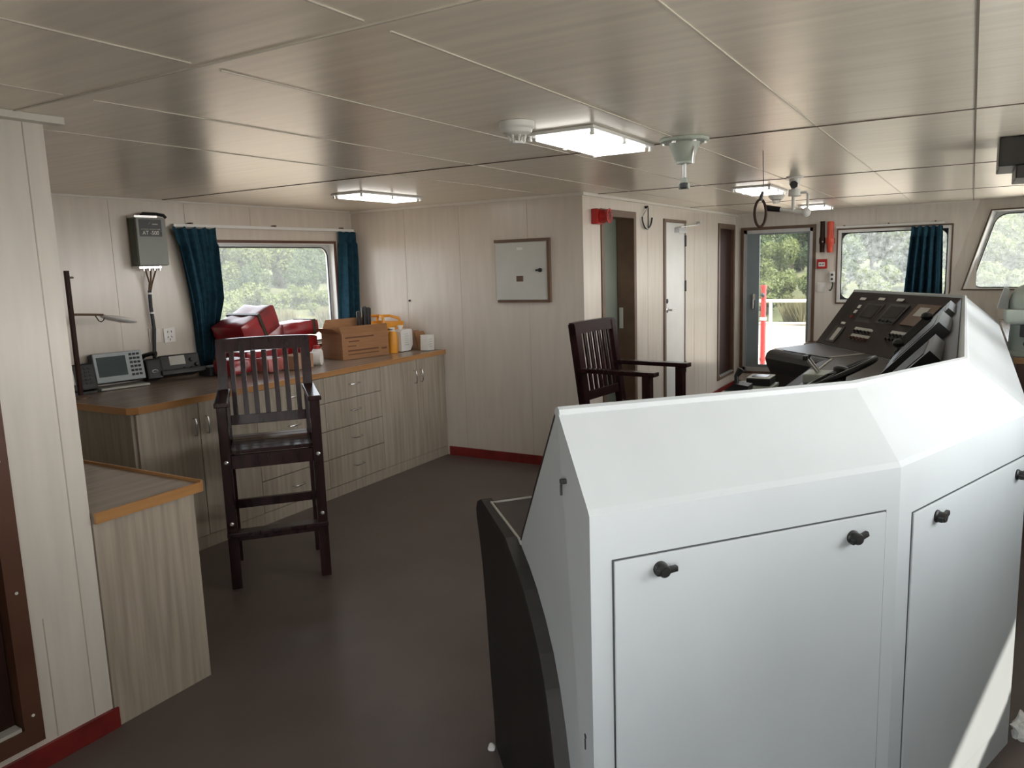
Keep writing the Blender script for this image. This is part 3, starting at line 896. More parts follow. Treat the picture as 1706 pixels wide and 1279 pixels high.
# local +Y is the direction the chair faces
def face(v): return math.atan2(v[1], v[0]) - math.pi / 2
c1.rotation_euler = (0, 0, face((.753, -.658)))
c2 = dup(c1, (-1.735, 4.37, 0), face((.995, -.10)), 'tall dark mahogany armchair drawn up behind the white console near the cabin doors')
c1['group'] = c2['group'] = 'slatted mahogany wheelhouse chairs'

# ================================================================== LONG SIDEBOARD UNDER THE LEFT WINDOW
XC = -3.824
ZT = .91
def handle_v(par, y, z):
    mb = MB(); mb.tube([(XC, y, z - .05), (XC + .022, y, z - .048), (XC + .028, y, z - .03), (XC + .028, y, z + .03), (XC + .022, y, z + .048), (XC, y, z + .05)], .0052, 8)
    return mb.build('handle', 'steel', par, smooth=True)
def handle_h(par, y, z):
    mb = MB(); mb.tube([(XC, y - .05, z), (XC + .022, y - .048, z), (XC + .028, y - .03, z), (XC + .028, y + .03, z), (XC + .022, y + .048, z), (XC, y + .05, z)], .0052, 8)
    return mb.build('handle', 'steel', par, smooth=True)
def cab(label, y0, y1, m='cab', group=None):
    t = thing('base_cabinet', label, 'cabinet', ((XL + XC) / 2, (y0 + y1) / 2, 0), group=group)
    mb = MB()
    mb.span((XL + .005, y0 + .001, .0), (XC - .019, y1 - .001, ZT - .036))
    mb.build('carcass', 'cab_dark', t)
    MB().span((XC - .024, y0 + .001, 0), (XC - .004, y1 - .001, .075)).build('plinth', m, t)
    return t
def door(t, y0, y1, hy):
    d = MB().span((XC - .018, y0 + .002, .078), (XC, y1 - .002, ZT - .040), .0015).build('cabinet_door', 'cab', t)
    handle_v(d, hy, .735)
    return d
def drawers(t, y0, y1):
    zs = [.078, .285, .49, .69, ZT - .040]
    for a, b in zip(zs, zs[1:]):
        d = MB().span((XC - .018, y0 + .002, a + .0025), (XC, y1 - .002, b - .0025), .0015).build('drawer', 'cab', t)
        handle_h(d, (y0 + y1) / 2, (a + b) / 2 + .01)
g = 'grey oak sideboard units'
t = cab('grey oak two-door cabinet at the near end of the sideboard, under the radios', 2.462, 3.29); door(t, 2.48, 2.872, 2.832); door(t, 2.872, 3.29, 2.915)
t = cab('grey oak unit of four drawers behind the front high chair', 3.29, 3.89); drawers(t, 3.29, 3.89)
t = cab('grey oak unit of four drawers just right of the front high chair', 3.89, 4.49); drawers(t, 3.89, 4.49)
t = cab('grey oak two-door cabinet at the far end of the sideboard, by the back wall', 4.49, 5.322); door(t, 4.49, 4.945, 4.905); door(t, 4.945, 5.322, 4.985)
for q in [o for o in COL.objects if o.name.startswith('base_cabinet')]: q['group'] = g
wt = thing('worktop', 'long grey-brown wooden worktop with orange oak edge under the left window', 'worktop', ((XL + XC) / 2, 3.9, ZT - .035))
MB().prism([(XL + .002, 2.455, ZT - .035), (XC - .03, 2.455, ZT - .035), (XC + .008, 2.49, ZT - .035), (XC + .008, 5.326, ZT - .035), (XL + .002, 5.326, ZT - .035)], (0, 0, .034)).build('board', 'top', wt)
mb = MB()
mb.prism([(XC + .008, 2.49, ZT - .036), (XC + .018, 2.488, ZT - .036), (XC + .018, 5.326, ZT - .036), (XC + .008, 5.326, ZT - .036)], (0, 0, .037))
mb.prism([(XL + .002, 2.455, ZT - .036), (XL + .002, 2.445, ZT - .036), (XC - .026, 2.445, ZT - .036), (XC + .018, 2.488, ZT - .036), (XC + .008, 2.49, ZT - .036), (XC - .03, 2.455, ZT - .036)], (0, 0, .037))
mb.build('edge_strip', 'edge', wt)

# low cabinet beside the left wall edge
XLc = -2.575
lc = thing('low_cabinet', 'low grey oak cabinet with orange edged top tucked behind the left wall edge', 'cabinet', (-3.2, 1.69, 0))
MB().span((-3.85, YP + .004, 0), (XLc, 1.875, .765)).build('carcass', 'cab', lc)
MB().span((-3.85, YP + .004, .766), (XLc + .012, 1.895, .80)).build('board', 'top', lc)
mb = MB(); mb.span((XLc + .012, YP + .004, .764), (XLc + .022, 1.897, .802)); mb.span((-3.85, 1.895, .764), (XLc + .022, 1.905, .810))
mb.build('edge_strip', 'edge', lc)

# ---- radios and instruments on the worktop
def tilted(name, label, cat, loc, yaw, group=None):
    return thing(name, label, cat, loc, yaw, group)
# local frame for these: +Y faces the room, x to the viewer's right is -X ... built so that front is +Y
def screen_box(t, w, h, d, tilt, m):
    """case leaning back: returns matrix that maps (x, y front, z up the face)"""
    return Matrix.Translation((0, 0, .012)) @ Matrix.Rotation(R(-tilt), 4, 'X')
def lpart(t, name, mb, m, mx, par=None, smooth=False):
    return mb.build(name, m, par or t, local=True, smooth=smooth, mx=mx)
yaw_room = -math.pi / 2            # local +Y looks towards +X
# chart plotter
t = tilted('chart_plotter', 'pale blue-grey chart plotter with dark screen and keypad on the worktop', 'plotter', (-4.60, 2.925, ZT + .022), yaw_room - .18)
mx = screen_box(t, 0, 0, 0, -12, 0)
lpart(t, 'case', MB().box((0, -.05, .105), (.31, .07, .19), None, .01), 'gap', mx)
face_ = lpart(t, 'front_panel', MB().box((0, -.012, .105), (.30, .014, .185), None, .005), 'pale_blue', mx)
lpart(t, 'screen', MB().box((.045, -.004, .11), (.175, .006, .125)), 'screen_teal', mx)
for r_ in range(6):
    for k in range(3):
        lpart(t, 'key', MB().box((-.075 - .024 * k, -.003, .175 - .026 * r_), (.016, .008, .014), None, .002), 'gap', mx, face_)
lpart(t, 'bracket', MB().box((0, -.03, -.013), (.30, .14, .014), None, .003), 'grey_label', Matrix())
# half hidden set at the far left
t = tilted('radio_set', 'black radio set with small grey display at the left end of the worktop', 'radio', (-4.60, 2.635, ZT + .008), yaw_room - .12)
mx = screen_box(t, 0, 0, 0, -14, 0)
f_ = lpart(t, 'case', MB().box((0, -.04, .085), (.24, .09, .165), None, .012), 'black', mx)
lpart(t, 'display', MB().box((.055, .006, .085), (.09, .004, .085)), 'grey_label', mx)
for r_ in range(5):
    for k in range(3): lpart(t, 'key', MB().box((-.035 - .026 * k, .006, .135 - .023 * r_), (.016, .006, .012), None, .002), 'gap', mx, f_)
lpart(t, 'bracket', MB().box((0, -.03, .002), (.2, .1, .012)), 'black', Matrix())
# VHF set
t = tilted('radio_telephone', 'black radio telephone with handset, pale display and knobs beside the curtain', 'radio', (-4.55, 3.27, ZT + .008), yaw_room - .22)
mx = screen_box(t, 0, 0, 0, -16, 0)
f_ = lpart(t, 'case', MB().box((-.05, -.06, .09), (.27, .12, .135), None, .012), 'black', mx)
lpart(t, 'display', MB().box((-.03, .002, .115), (.105, .004, .06)), 'grey_label', mx)
lpart(t, 'front_lip', MB().box((-.05, .015, .035), (.30, .05, .035), None, .01), 'black', mx)
for k, (x, z) in enumerate(((-.125, .11), (-.155, .075), (-.12, .05), (-.07, .05))):
    lpart(t, 'knob', MB().lathe((x, .001, z), (0, 1, 0), [(.014, 0), (.013, .015), (.010, .018)], 14), 'gap', mx, f_)
lpart(t, 'loudspeaker', MB().box((.135, -.035, .075), (.10, .11, .135), None, .014), 'black', mx)
lpart(t, 'handset', MB().tube([(.11, .03, .165), (.13, .01, .175), (.16, -.03, .175), (.18, -.06, .165)], [.02, .014, .014, .02], 10), 'black', mx, smooth=True)
lpart(t, 'emblem', MB().tube([(.135 + .018 * math.cos(a), .022, .055 + .010 * math.sin(a)) for a in [k * math.pi / 8 for k in range(16)]], .0016, 5, True), 'steel', mx)
# flat dark box under the curtain
t = thing('junction_box', 'flat dark box with small white label below the left curtain', 'box', (-4.53, 3.50, ZT))
MB().box((-4.53, 3.545, ZT + .032), (.12, .13, .062), None, .004).build('case', 'gap', t)
MB().box((-4.469, 3.545, ZT + .035), (.003, .035, .014)).build('label', 'label', t)

# desk lamp on a dark pole
t = thing('desk_lamp', 'swing arm lamp with flat white head on a dark brown pole', 'lamp', (-4.45, 2.56, ZT))
MB().lathe((-4.45, 2.56, ZT), (0, 0, 1), [(.05, 0), (.05, .012), (.02, .02)], 16).build('base', 'brown', t)
MB().box((-4.45, 2.56, ZT + .37), (.022, .022, .74), None, .002).build('pole', 'dark_door', t)
MB().tube([(-4.45, 2.56, 1.40), (-4.45, 2.66, 1.393), (-4.45, 2.75, 1.385)], .007, 8).build('arm', 'brown', t)
MB().tube([(-4.45, 2.70, 1.385), (-4.45, 2.72, 1.35), (-4.45, 2.735, 1.345), (-4.45, 2.75, 1.355), (-4.45, 2.76, 1.385)], .0035, 6).build('cable', 'black', t)
mb = MB(); mb.sphere((-4.45, 2.845, 1.352), .11, (.75, 1, .16), 20)
mb.build('lamp_head', 'white', t, smooth=True, mx=Matrix.Translation((-4.45, 2.845, 1.352)) @ Matrix.Rotation(R(-14), 4, 'X') @ Matrix.Translation((4.45, -2.845, -1.352)))
MB().cyl((-4.44, 2.565, 1.61), (-4.44, 2.59, 1.61), .006, n=8).build('knob', 'steel', t)

# antenna tuner box on the left wall
t = thing('antenna_tuner', 'grey-green wall box with black label reading AT -500 and three cables below', 'junction box', (XL, 3.28, 1.655))
YA, YBx = 3.172, 3.392
case = MB().span((XL + .02, YA, 1.672), (XL + .085, YBx, 1.985), .004).build('case', 'grey_side', t)
MB().span((XL + .086, YA + .004, 1.675), (XL + .10, YBx, 1.983), .004).build('cover', 'grey_box', t)
for z in (1.655, 1.985):
    mb = MB(); mb.span((XL + .001, YA + .005, z), (XL + .085, YBx - .05, z + .014)); mb.build('mounting_strap', 'steel', t)
for k in range(4): MB().cyl((XL + .06, YA + .05 + .04 * k, 1.640), (XL + .06, YA + .05 + .04 * k, 1.672), .009, n=10).build('cable_gland', 'steel', t)
lb = MB().span((XL + .100, YA + .022, 1.862), (XL + .1015, YBx - .035, 1.972)).build('label_plate', 'black', t)
text_part('AT -500', .036, 'label', lb, (XL + .1018, (YA + YBx) / 2 - .008, 1.884), (0, 1, 0), (0, 0, 1))
text_part('AUTOMATIC ANTENNA TUNER', .0098, 'grey_label', lb, (XL + .1018, (YA + YBx) / 2 - .006, 1.908), (0, 1, 0), (0, 0, 1))
mb = MB(); mb.bar((XL + .102, 3.262, 1.94), (XL + .102, 3.275, 1.955), .003, .001); mb.span((XL + .1015, 3.29, 1.94), (XL + .102, 3.33, 1.945)); mb.build('emblem', 'grey_label', lb)
MB().tube([(XL + .06, 3.24, 1.995), (XL + .06, 3.26, 2.012), (XL + .06, 3.36, 2.012), (XL + .06, 3.41, 2.005), (XL + .06, 3.425, 1.99)], .011, 8).build('top_cable', 'black', t, smooth=True)
for k, y in enumerate((3.235, 3.275, 3.315)):
    MB().tube([(XL + .06, y, 1.65), (XL + .05, (y + 3.272 * 3) / 4, 1.56), (XL + .035, 3.268 + .006 * (k - 1), 1.50)], .0055, 6).build('cable', 'brown', t)
MB().tube([(XL + .035, 3.268, 1.51), (XL + .03, 3.268, 1.40), (XL + .032, 3.275, 1.25), (XL + .03, 3.262, 1.12), (XL + .035, 3.25, 1.02), (XL + .03, 3.25, .93)], .012, 8).build('cable_bundle', 'gap', t, smooth=True)
for z in (1.49, 1.36): MB().lathe((XL + .033, 3.268, z - .006), (0, 0, 1), [(.014, 0), (.014, .012)], 10).build('cable_tie', 'label', t)

# sockets and switches
def plate(name, label, cat, P0, u, n, w, h, m='paper'):
    P0 = V(P0); u = V(u); n = V(n)
    t = thing(name, label, cat, P0)
    m3 = Matrix((u, n, EZ)).transposed()
    MB().box(P0 + n * .005, (w, .010, h), m3, .003).build('plate', m, t)
    return t, m3
t, m3 = plate('switch_plate', 'blank pale wall plate left of the power socket above the worktop', 'switch plate', (XL, 3.292, 1.205), (0, 1, 0), (1, 0, 0), .088, .10, 'wall_matt')
MB().box(V((XL + .0115, 3.292, 1.205)), (.062, .003, .07), m3, .001).build('rocker', 'wall_matt', t)
t, m3 = plate('power_socket', 'white power socket beside the left curtain', 'socket', (XL, 3.404, 1.197), (0, 1, 0), (1, 0, 0), .088, .098)
for dy, dz, a in ((-.014, .024, 12), (.014, .024, -12), (-.014, -.012, 30), (.014, -.012, -30), (0, -.03, 0)):
    MB().box(V((XL + .0105, 3.404 + dy, 1.197 + dz)), (.004, .002, .013), Matrix((EY, EX, EZ)).transposed() @ Matrix.Rotation(R(a), 3, 'Y')).build('pin_slot', 'black', t)

# ---- parcels in red film
def parcel(name, label, cat, c, size, rot, m, bev=.02, sub=True, seed=1, group=None):
    """soft-edged wrapped parcel: a subdivided box with crumpled faces"""
    t = thing(name, label, cat, V(c))
    mb = MB(); mb.box((0, 0, 0), size, None, bev)
    bmesh.ops.subdivide_edges(mb.bm, edges=[e for e in mb.bm.edges if e.calc_length() > .05], cuts=5, use_grid_fill=True)
    rnd = random.Random(seed)
    from mathutils import noise
    for v in mb.bm.verts:
        k = noise.noise(v.co * 14 + V((seed, 0, 0)))
        v.co += v.co.normalized() * k * .012
    mb.build('wrapping', m, t, local=True, smooth=True, mx=Matrix.Translation(V(c) - t.location) @ rot.to_4x4())
    return t
def rot(x=0, y=0, z=0): return Matrix.Rotation(R(z), 3, 'Z') @ Matrix.Rotation(R(y), 3, 'Y') @ Matrix.Rotation(R(x), 3, 'X')
g = 'red film wrapped parcels on the worktop'
def bands(t, c, size, rt_, where):
    for k in where:
        mb = MB(); mb.box((0, size[1] * k, 0), (size[0] + .012, .03, size[2] + .012), None, .004)
        mb.build('tape_band', 'tape', t, local=True, mx=Matrix.Translation(V(c) - t.location) @ rt_.to_4x4())
c, s_, r_ = V((-4.50, 3.85, 1.222)), (.29, .37, .18), rot(x=23, z=5)
t = parcel('red_parcel', 'big red parcel with dark tape band leaning up at a slant against the window', 'parcel', c, s_, r_, 'red_pack', seed=2); bands(t, c, s_, r_, (.02,)); t['group'] = g
c, s_, r_ = V((-4.58, 4.36, 1.165)), (.22, .36, .11), rot(x=2, z=-3)
t = parcel('red_parcel', 'flat red parcel with dark tape at its right end, behind the slanted one', 'parcel', c, s_, r_, 'red_pack', seed=5); bands(t, c, s_, r_, (.36,)); t['group'] = g
c, s_, r_ = V((-4.50, 3.93, .985)), (.22, .44, .12), rot(x=-2, z=4)
t = parcel('red_parcel', 'red parcel in clear film lying under the slanted one', 'parcel', c, s_, r_, 'red_pack', seed=9); t['group'] = g
c, s_, r_ = V((-4.50, 4.345, 1.012)), (.22, .22, .17), rot(x=4, z=14)
t = parcel('red_parcel', 'rounded red parcel touching the carton, right of the chair back', 'parcel', c, s_, r_, 'red_pack', seed=13); t['group'] = g
c, s_, r_ = V((-4.35, 3.57, .975)), (.20, .18, .10), rot(x=2, z=-6)
t = parcel('red_parcel', 'small red parcel at the foot of the left curtain', 'parcel', c, s_, r_, 'red_pack', seed=17); t['group'] = g
c, s_, r_ = V((-4.20, 3.765, .968)), (.13, .155, .095), rot(z=5)
t = parcel('pink_parcel', 'pinkish paper parcel seen through the back of the front chair', 'parcel', c, s_, r_, 'pink_pack', seed=21)
t = thing('small_carton', 'small closed brown carton seen through the back slats of the front chair', 'carton', (-4.17, 3.99, ZT))
MB().box((-4.17, 3.99, ZT + .052), (.14, .20, .10), rot(z=6), .003).build('box', 'card2', t)
MB().box((-4.17, 3.93, ZT + .1035), (.03, .20, .002), rot(z=6)).build('tape', 'card', t)
t = recenter(MB().cyl((-4.24, 4.14, ZT + .051), (-4.13, 4.20, ZT + .051), .05, n=24).build('paper_roll', 'paper', smooth=True)); tag(t, 'white paper roll lying right of the small carton', 'paper roll')
t = thing('white_canister', 'small white canister standing behind the right slats of the front chair', 'canister', (-4.25, 4.28, ZT))
MB().lathe((-4.25, 4.28, ZT), (0, 0, 1), [(.04, 0), (.042, .01), (.042, .09), (.03, .11)], 18).build('body', 'white', t, smooth=True)
MB().lathe((-4.25, 4.28, ZT + .11), (0, 0, 1), [(.026, 0), (.026, .025)], 14).build('cap', 'red', t)

# ---- open carton with its flaps, and what stands in it
t = thing('open_carton', 'open brown cardboard carton with printed sides on the far end of the worktop', 'carton', (-4.27, 4.70, ZT))
cw = [V((-4.16, 4.46, ZT)), V((-4.055, 4.89, ZT)), V((-4.33, 4.97, ZT)), V((-4.44, 4.53, ZT))]
mb = MB(); hh = .20; th = V((0, 0, 0))
for a, b in zip(cw, cw[1:] + cw[:1]):
    n = (b - a).cross(EZ).normalized() * .005
    mb.prism([a, b, b - n, a - n], (0, 0, hh))
mb.prism([p + V((0, 0, .001)) for p in cw], (0, 0, .004))
mb.build('box', 'card', t)
fl = [(0, V((.015, .0, .06)), -.02), (1, V((.055, .05, .0)), 0), (2, V((-.03, .05, .10)), 0), (3, V((.02, -.10, .05)), 0)]
for k, d, e_ in fl:
    a, b = cw[k], cw[(k + 1) % 4]
    a2 = a + V((0, 0, hh)); b2 = b + V((0, 0, hh))
    n = (b - a).cross(EZ).normalized() * .004
    sh = (b2 - a2) * .06
    mb = MB(); mb.loft([[a2, b2, b2 - n, a2 - n], [a2 + d + sh * (-1.2 if k == 0 else 1), b2 + d - sh, b2 + d - sh - n, a2 + d + sh * (-1.2 if k == 0 else 1) - n]])
    mb.build('flap', 'card', t)
a, b = cw[0], cw[1]; n = (b - a).cross(EZ).normalized(); u = (b - a).normalized()
pr = MB()
for z, p, q, h_ in ((.165, .03, .30, .012), (.135, .06, .16, .010), (.10, .05, .13, .008), (.062, .05, .34, .012), (.035, .05, .34, .008), (.055, .37, .42, .014)):
    pr.prism([a + u * p + n * .0008 + V((0, 0, z)), a + u * q + n * .0008 + V((0, 0, z)), a + u * q + n * .0008 + V((0, 0, z + h_)), a + u * p + n * .0008 + V((0, 0, z + h_))], n * .0006)
a2_, b2_ = cw[1], cw[2]; n2_ = (b2_ - a2_).cross(EZ).normalized(); u2_ = (b2_ - a2_).normalized()
for z, p, q in ((.15, .05, .12), (.115, .06, .14), (.08, .06, .15)):
    pr.prism([a2_ + u2_ * p + n2_ * .0008 + V((0, 0, z)), a2_ + u2_ * q + n2_ * .0008 + V((0, 0, z)), a2_ + u2_ * q + n2_ * .0008 + V((0, 0, z + .012)), a2_ + u2_ * p + n2_ * .0008 + V((0, 0, z + .012))], n2_ * .0006)
pr.build('printing', 'ink', t)
for k, (x, y, zt, m_) in enumerate(((-4.31, 4.83, .35, 'leftmost and thinnest'), (-4.29, 4.88, .385, 'middle'), (-4.29, 4.925, .375, 'rightmost'))):
    q = thing('tool_handle', '%s of three black handles sticking up out of the open carton' % m_, 'tool handle', (x, y, ZT + .008), group='black handles in the carton')
    MB().tube([(x, y, ZT + .008), (x, y + .003, ZT + .2), (x + .002, y + .004, ZT + zt)], [.014, .016 + .004 * (k > 0), .019 + .006 * (k > 0)], 10).build('grip', 'black', q, smooth=True)
    MB().lathe((x + .002, y + .004, ZT + zt), (0, 0, 1), [(.018, 0), (.012, .008)], 10).build('end_cap', 'gap', q)

# ---- orange-yellow basket, white bottle, cardboard, small white box at the far end
t = thing('yellow_basket', 'orange-yellow plastic basket with handles between the carton and the white bottle', 'basket', (-4.33, 5.13, ZT))
mb = MB()
for (z0, z1, g0, g1) in ((.004, .14, .0, .01), (.148, .19, .012, .016), (.20, .245, .018, .022)):
    rg = []
    for z, gq in ((z0, g0), (z1, g1)):
        hx, hy = .12 + gq, .10 + gq
        rg.append([(-4.33 - hx, 5.14 - hy, ZT + z), (-4.33 + hx, 5.14 - hy, ZT + z), (-4.33 + hx, 5.14 + hy, ZT + z), (-4.33 - hx, 5.14 + hy, ZT + z)])
    inner = [[(-4.33 + (p[0] + 4.33) * .96, 5.14 + (p[1] - 5.14) * .96, p[2]) for p in r] for r in rg]
    mb.loft([rg[0], rg[1], inner[1], inner[0], rg[0]], caps=False)
for sx in (-1, 1):
    for sy in (-1, 1): mb.bar((-4.33 + sx * .125, 5.14 + sy * .105, ZT + .05), (-4.33 + sx * .137, 5.14 + sy * .117, ZT + .24), .014, .014)
mb.build('basket', 'yellow', t)
for sx in (-1, 1):
    x = -4.33 + sx * .12
    MB().tube([(x, 5.02, ZT + .24), (x, 5.022, ZT + .285), (x * .5 - 4.33 * .5, 5.06, ZT + .30), (x * .5 - 4.33 * .5, 5.18, ZT + .295), (x, 5.23, ZT + .27), (x, 5.24, ZT + .24)], .012, 8).build('handle', 'yellow', t, smooth=True)
t = thing('yellow_bottle', 'orange-yellow bottle beside the open carton, left of the white bottle', 'bottle', (-4.11, 5.01, ZT))
MB().lathe((-4.11, 5.01, ZT), (0, 0, 1), [(.038, 0), (.042, .01), (.042, .14), (.03, .175), (.02, .18)], 20).build('body', 'yellow', t, smooth=True)
MB().lathe((-4.11, 5.01, ZT + .18), (0, 0, 1), [(.022, 0), (.022, .03)], 14).build('cap', 'paper', t)
t = thing('white_jug', 'white square-shouldered jug with printed label on the worktop beside the basket', 'jug', (-4.09, 5.13, ZT))
q = [(-.02, .005), (.10, .005), (.135, .05), (.135, .165), (.12, .185), (-.0, .185), (-.02, .17)]
MB().prism([(-4.06, 5.078 + a, ZT + b) for a, b in q], (-.085, .012, 0)).build('body', 'white', t)
MB().lathe((-4.105, 5.11, ZT + .185), (0, 0, 1), [(.02, 0), (.02, .02), (.024, .021), (.024, .035)], 14).build('cap', 'paper', t)
mb = MB()
for k in range(6): mb.span((-4.0598, 5.105, ZT + .145 - .018 * k), (-4.0590, 5.15 + .012 * (k % 2), ZT + .149 - .018 * k))
mb.build('label_print', 'grey_label', t)
t = thing('folded_cardboard', 'folded brown cardboard piece leaning between the white jug and the small white box', 'cardboard', (-4.10, 5.235, ZT))
MB().prism([(-4.04, 5.26, ZT + .001), (-3.99, 5.285, ZT + .001), (-4.00, 5.318, ZT + .12), (-4.02, 5.318, ZT + .155), (-4.07, 5.265, ZT + .145)], (-.012, .002, .003)).build('front_sheet', 'card', t)
MB().prism([(-4.12, 5.275, ZT + .001), (-4.08, 5.315, ZT + .001), (-4.07, 5.318, ZT + .165), (-4.12, 5.28, ZT + .16)], (-.006, .001, 0)).build('back_sheet', 'card2', t)
t = thing('white_box', 'small white printed box at the far corner of the worktop', 'box', (-3.93, 5.245, ZT))
MB().box((-3.93, 5.245, ZT + .066), (.07, .115, .13), rot(z=8, x=-4), .003).build('box', 'paper', t)
mb = MB()
for k in range(4): mb.box((-3.893, 5.24, ZT + .095 - .02 * k), (.002, .05, .004), rot(z=8))
mb.build('printing', 'grey_label', t)
# ================================================================== CURTAINS AND RODS
def curtain(label, fn, n_out, u, folds, zt, zb, seed, rings=True):
    """pleated cloth. fn(q) gives the near and far edge along u at height fraction q (0 top, 1 hem)"""
    u = V(u); n_out = V(n_out)
    t = thing('curtain', label, 'curtain', fn(0.0)[2])
    NU, NV = 64, 40
    rnd = random.Random(seed)
    ph = [rnd.uniform(0, 6.28) for _ in range(4)]
    fr, bk = [], []
    for j in range(NV + 1):
        q = j / NV
        a, b, base = fn(q)
        z = zt + (zb - zt) * q
        r1, r2 = [], []
        for i in range(NU + 1):
            s = i / NU
            amp = .026 + .014 * q if q > .12 else .014
            w = math.sin(s * folds * 2 * math.pi + ph[0] + .5 * math.sin(q * 2.1 + ph[1])) + .35 * math.sin(s * folds * 4.3 * math.pi + ph[2] + q)
            p = V((base.x, base.y, 0)) + u * (a + (b - a) * s) + n_out * (.045 + amp * w)
            p.z = z + (.008 * math.sin(s * folds * 2 * math.pi) if q == 0 else 0)
            r1.append(p); r2.append(p - n_out * .004)
        fr.append(r1); bk.append(r2)
    def sheet(j0, j1, name, m):
        mb = MB()
        mb.loft([fr[j] + bk[j][::-1] for j in range(j0, j1 + 1)])
        return mb.build(name, m, t, smooth=True)
    sheet(5, NV, 'cloth', 'teal')
    sheet(0, 5, 'pleated_heading', 'teal')
    return t
def left_c(q):
    # swept towards the window and gathered at the hem
    k = q ** .8
    a = 3.47 + .135 * k + .02 * math.sin(q * 3)
    b = 3.83 + .0 * q - .17 * max(0, q - .5) / .5
    return (a, b, V((XL, 0, 0)))
def lc2(q):
    k = min(1, q / .8)
    return (5.125 - .05 * q, 5.315 + .0 * q - .06 * max(0, q - .3), V((XL, 0, 0)))
c = curtain('teal curtain gathered at the left side of the left window', left_c, (1, 0, 0), (0, 1, 0), 4.2, 1.93, .93, 3)
c['group'] = 'teal window curtains'
c = curtain('narrow teal curtain at the right side of the left window, by the back wall corner', lc2, (1, 0, 0), (0, 1, 0), 2.6, 1.93, 1.09, 5)
c['group'] = 'teal window curtains'
def fc(q): return (-.585 - .06 * q, -.285 + .03 * q, V((0, YF, 0)))
c = curtain('teal pleated curtain at the right side of the far window behind the console', fc, (0, -1, 0), (1, 0, 0), 4.6, 1.866, .95, 8)
c['group'] = 'teal window curtains'
def rod(label, p0, p1, n, drop=(0, 0, 0)):
    p0 = V(p0); p1 = V(p1); n = V(n)
    t = thing('curtain_rod', label, 'curtain rod', p0)
    MB().bar(p0 + n * .03, p1 + n * .03, .014, .022, .003, side=n).build('rail', 'white', t)
    for k in (.08, .5, .92):
        q = p0.lerp(p1, k)
        MB().span(q + V((-.012, -.012, .008)) if 0 else tuple(q + n * .0 + V((-.008, -.008, .010))), tuple(q + n * .035 + V((.008, .008, .022)))).build('bracket', 'brown', t)
    return t
rod('white curtain rail above the left window', (XL, 3.50, 1.945), (XL, 5.32, 1.945), (1, 0, 0))
rod('white curtain rail above the far window behind the console', (-1.36, YF, 1.90), (-.27, YF, 1.90), (0, -1, 0))

# ================================================================== BACK WALL AND INNER WALL FITTINGS
t = thing('distribution_box', 'pale grey flush wall cabinet with brown edges and black latch on the back wall', 'electric cabinet', (-3.03, YB, 1.318))
x0, x1, z0, z1 = -3.262, -2.792, 1.325, 1.782
MB().span((x0, YB - .022, z0), (x1 - .01, YB - .001, z1 - .01), .003).build('cabinet_door', 'cabinet_white', t)
mb = MB(); mb.span((x0 - .008, YB - .030, z1 - .008), (x1 + .014, YB - .001, z1 + .014)); mb.span((x1 - .008, YB - .030, z0), (x1 + .014, YB - .001, z1 - .008)); mb.span((x0 + .01, YB - .030, z0 - .02), (x1 + .014, YB - .001, z0 - .001))
mb.build('frame', 'brown', t)
mb = MB(); mb.lathe((x1 - .07, YB - .022, 1.553), (0, -1, 0), [(.016, 0), (.016, .012), (.012, .016)], 14); mb.bar((x1 - .105, YB - .036, 1.553), (x1 - .052, YB - .036, 1.553), .014, .014, .003)
mb.build('latch', 'black', t)
MB().span((x0 + .185, YB - .0245, 1.468), (x0 + .245, YB - .021, 1.512)).build('name_plate', 'brown', t)
MB().span((x0 + .195, YB - .0235, 1.712), (x0 + .245, YB - .021, 1.732)).build('label', 'label', t)
MB().cyl((-4.158, YB, 1.327), (-4.158, YB - .012, 1.322), .008, n=8).build('cable_stub', 'gap', tag(thing('wall_hook', 'tiny dark hook on a panel joint of the back wall', 'hook', (-4.158, YB, 1.315)), 'tiny dark hook on a panel joint of the back wall', 'hook'))
# alarm sounder
t = thing('alarm_sounder', 'red fire alarm sounder beside the first brown door frame', 'alarm', (XD, 5.56, 1.88))
MB().span((XD + .001, 5.478, 1.885), (XD + .055, 5.618, 2.00), .008).build('base', 'red', t)
hn = V((.55, .75, 0)).normalized()
MB().lathe((XD + .05, 5.548, 1.943), (1, .0, 0), [(.052, 0), (.052, .03), (.046, .05), (.056, .075)], 22).build('horn', 'red', t, smooth=True)
mb = MB()
for k in range(4): mb.box(V((XD + .126, 5.548, 1.943)), (.004, .085, .012), Matrix.Rotation(k * math.pi / 4, 3, 'X'))
mb.build('grille', 'red_base', t)
# clinometer
t = thing('clinometer', 'anchor shaped clinometer with black pointer and white curved scale between the cabin doors', 'clinometer', (XD, 6.62, 1.86))
pv = V((XD + .03, 6.62, 2.062))
mb = MB(); mb.cyl((XD, 6.62, 2.062), pv, .012, n=12); mb.build('pivot', 'black', t)
MB().bar(pv, pv + V((.0, 0, -.185)), .014, .006, side=EY).build('pointer', 'black', t)
arc = [V((XD + .02, 6.62 + .125 * math.sin(a), 2.0 - .125 * math.cos(a))) for a in [R(-78 + 156 * k / 20) for k in range(21)]]
MB().tube(arc, .008, 6).build('scale_arc', 'black', t)
MB().tube([p + V((.0095, 0, 0)) for p in arc[1:-1]], .004, 5).build('scale_face', 'label', t)
MB().tube([pv, arc[0]], .004, 6).build('stay', 'steel', t)

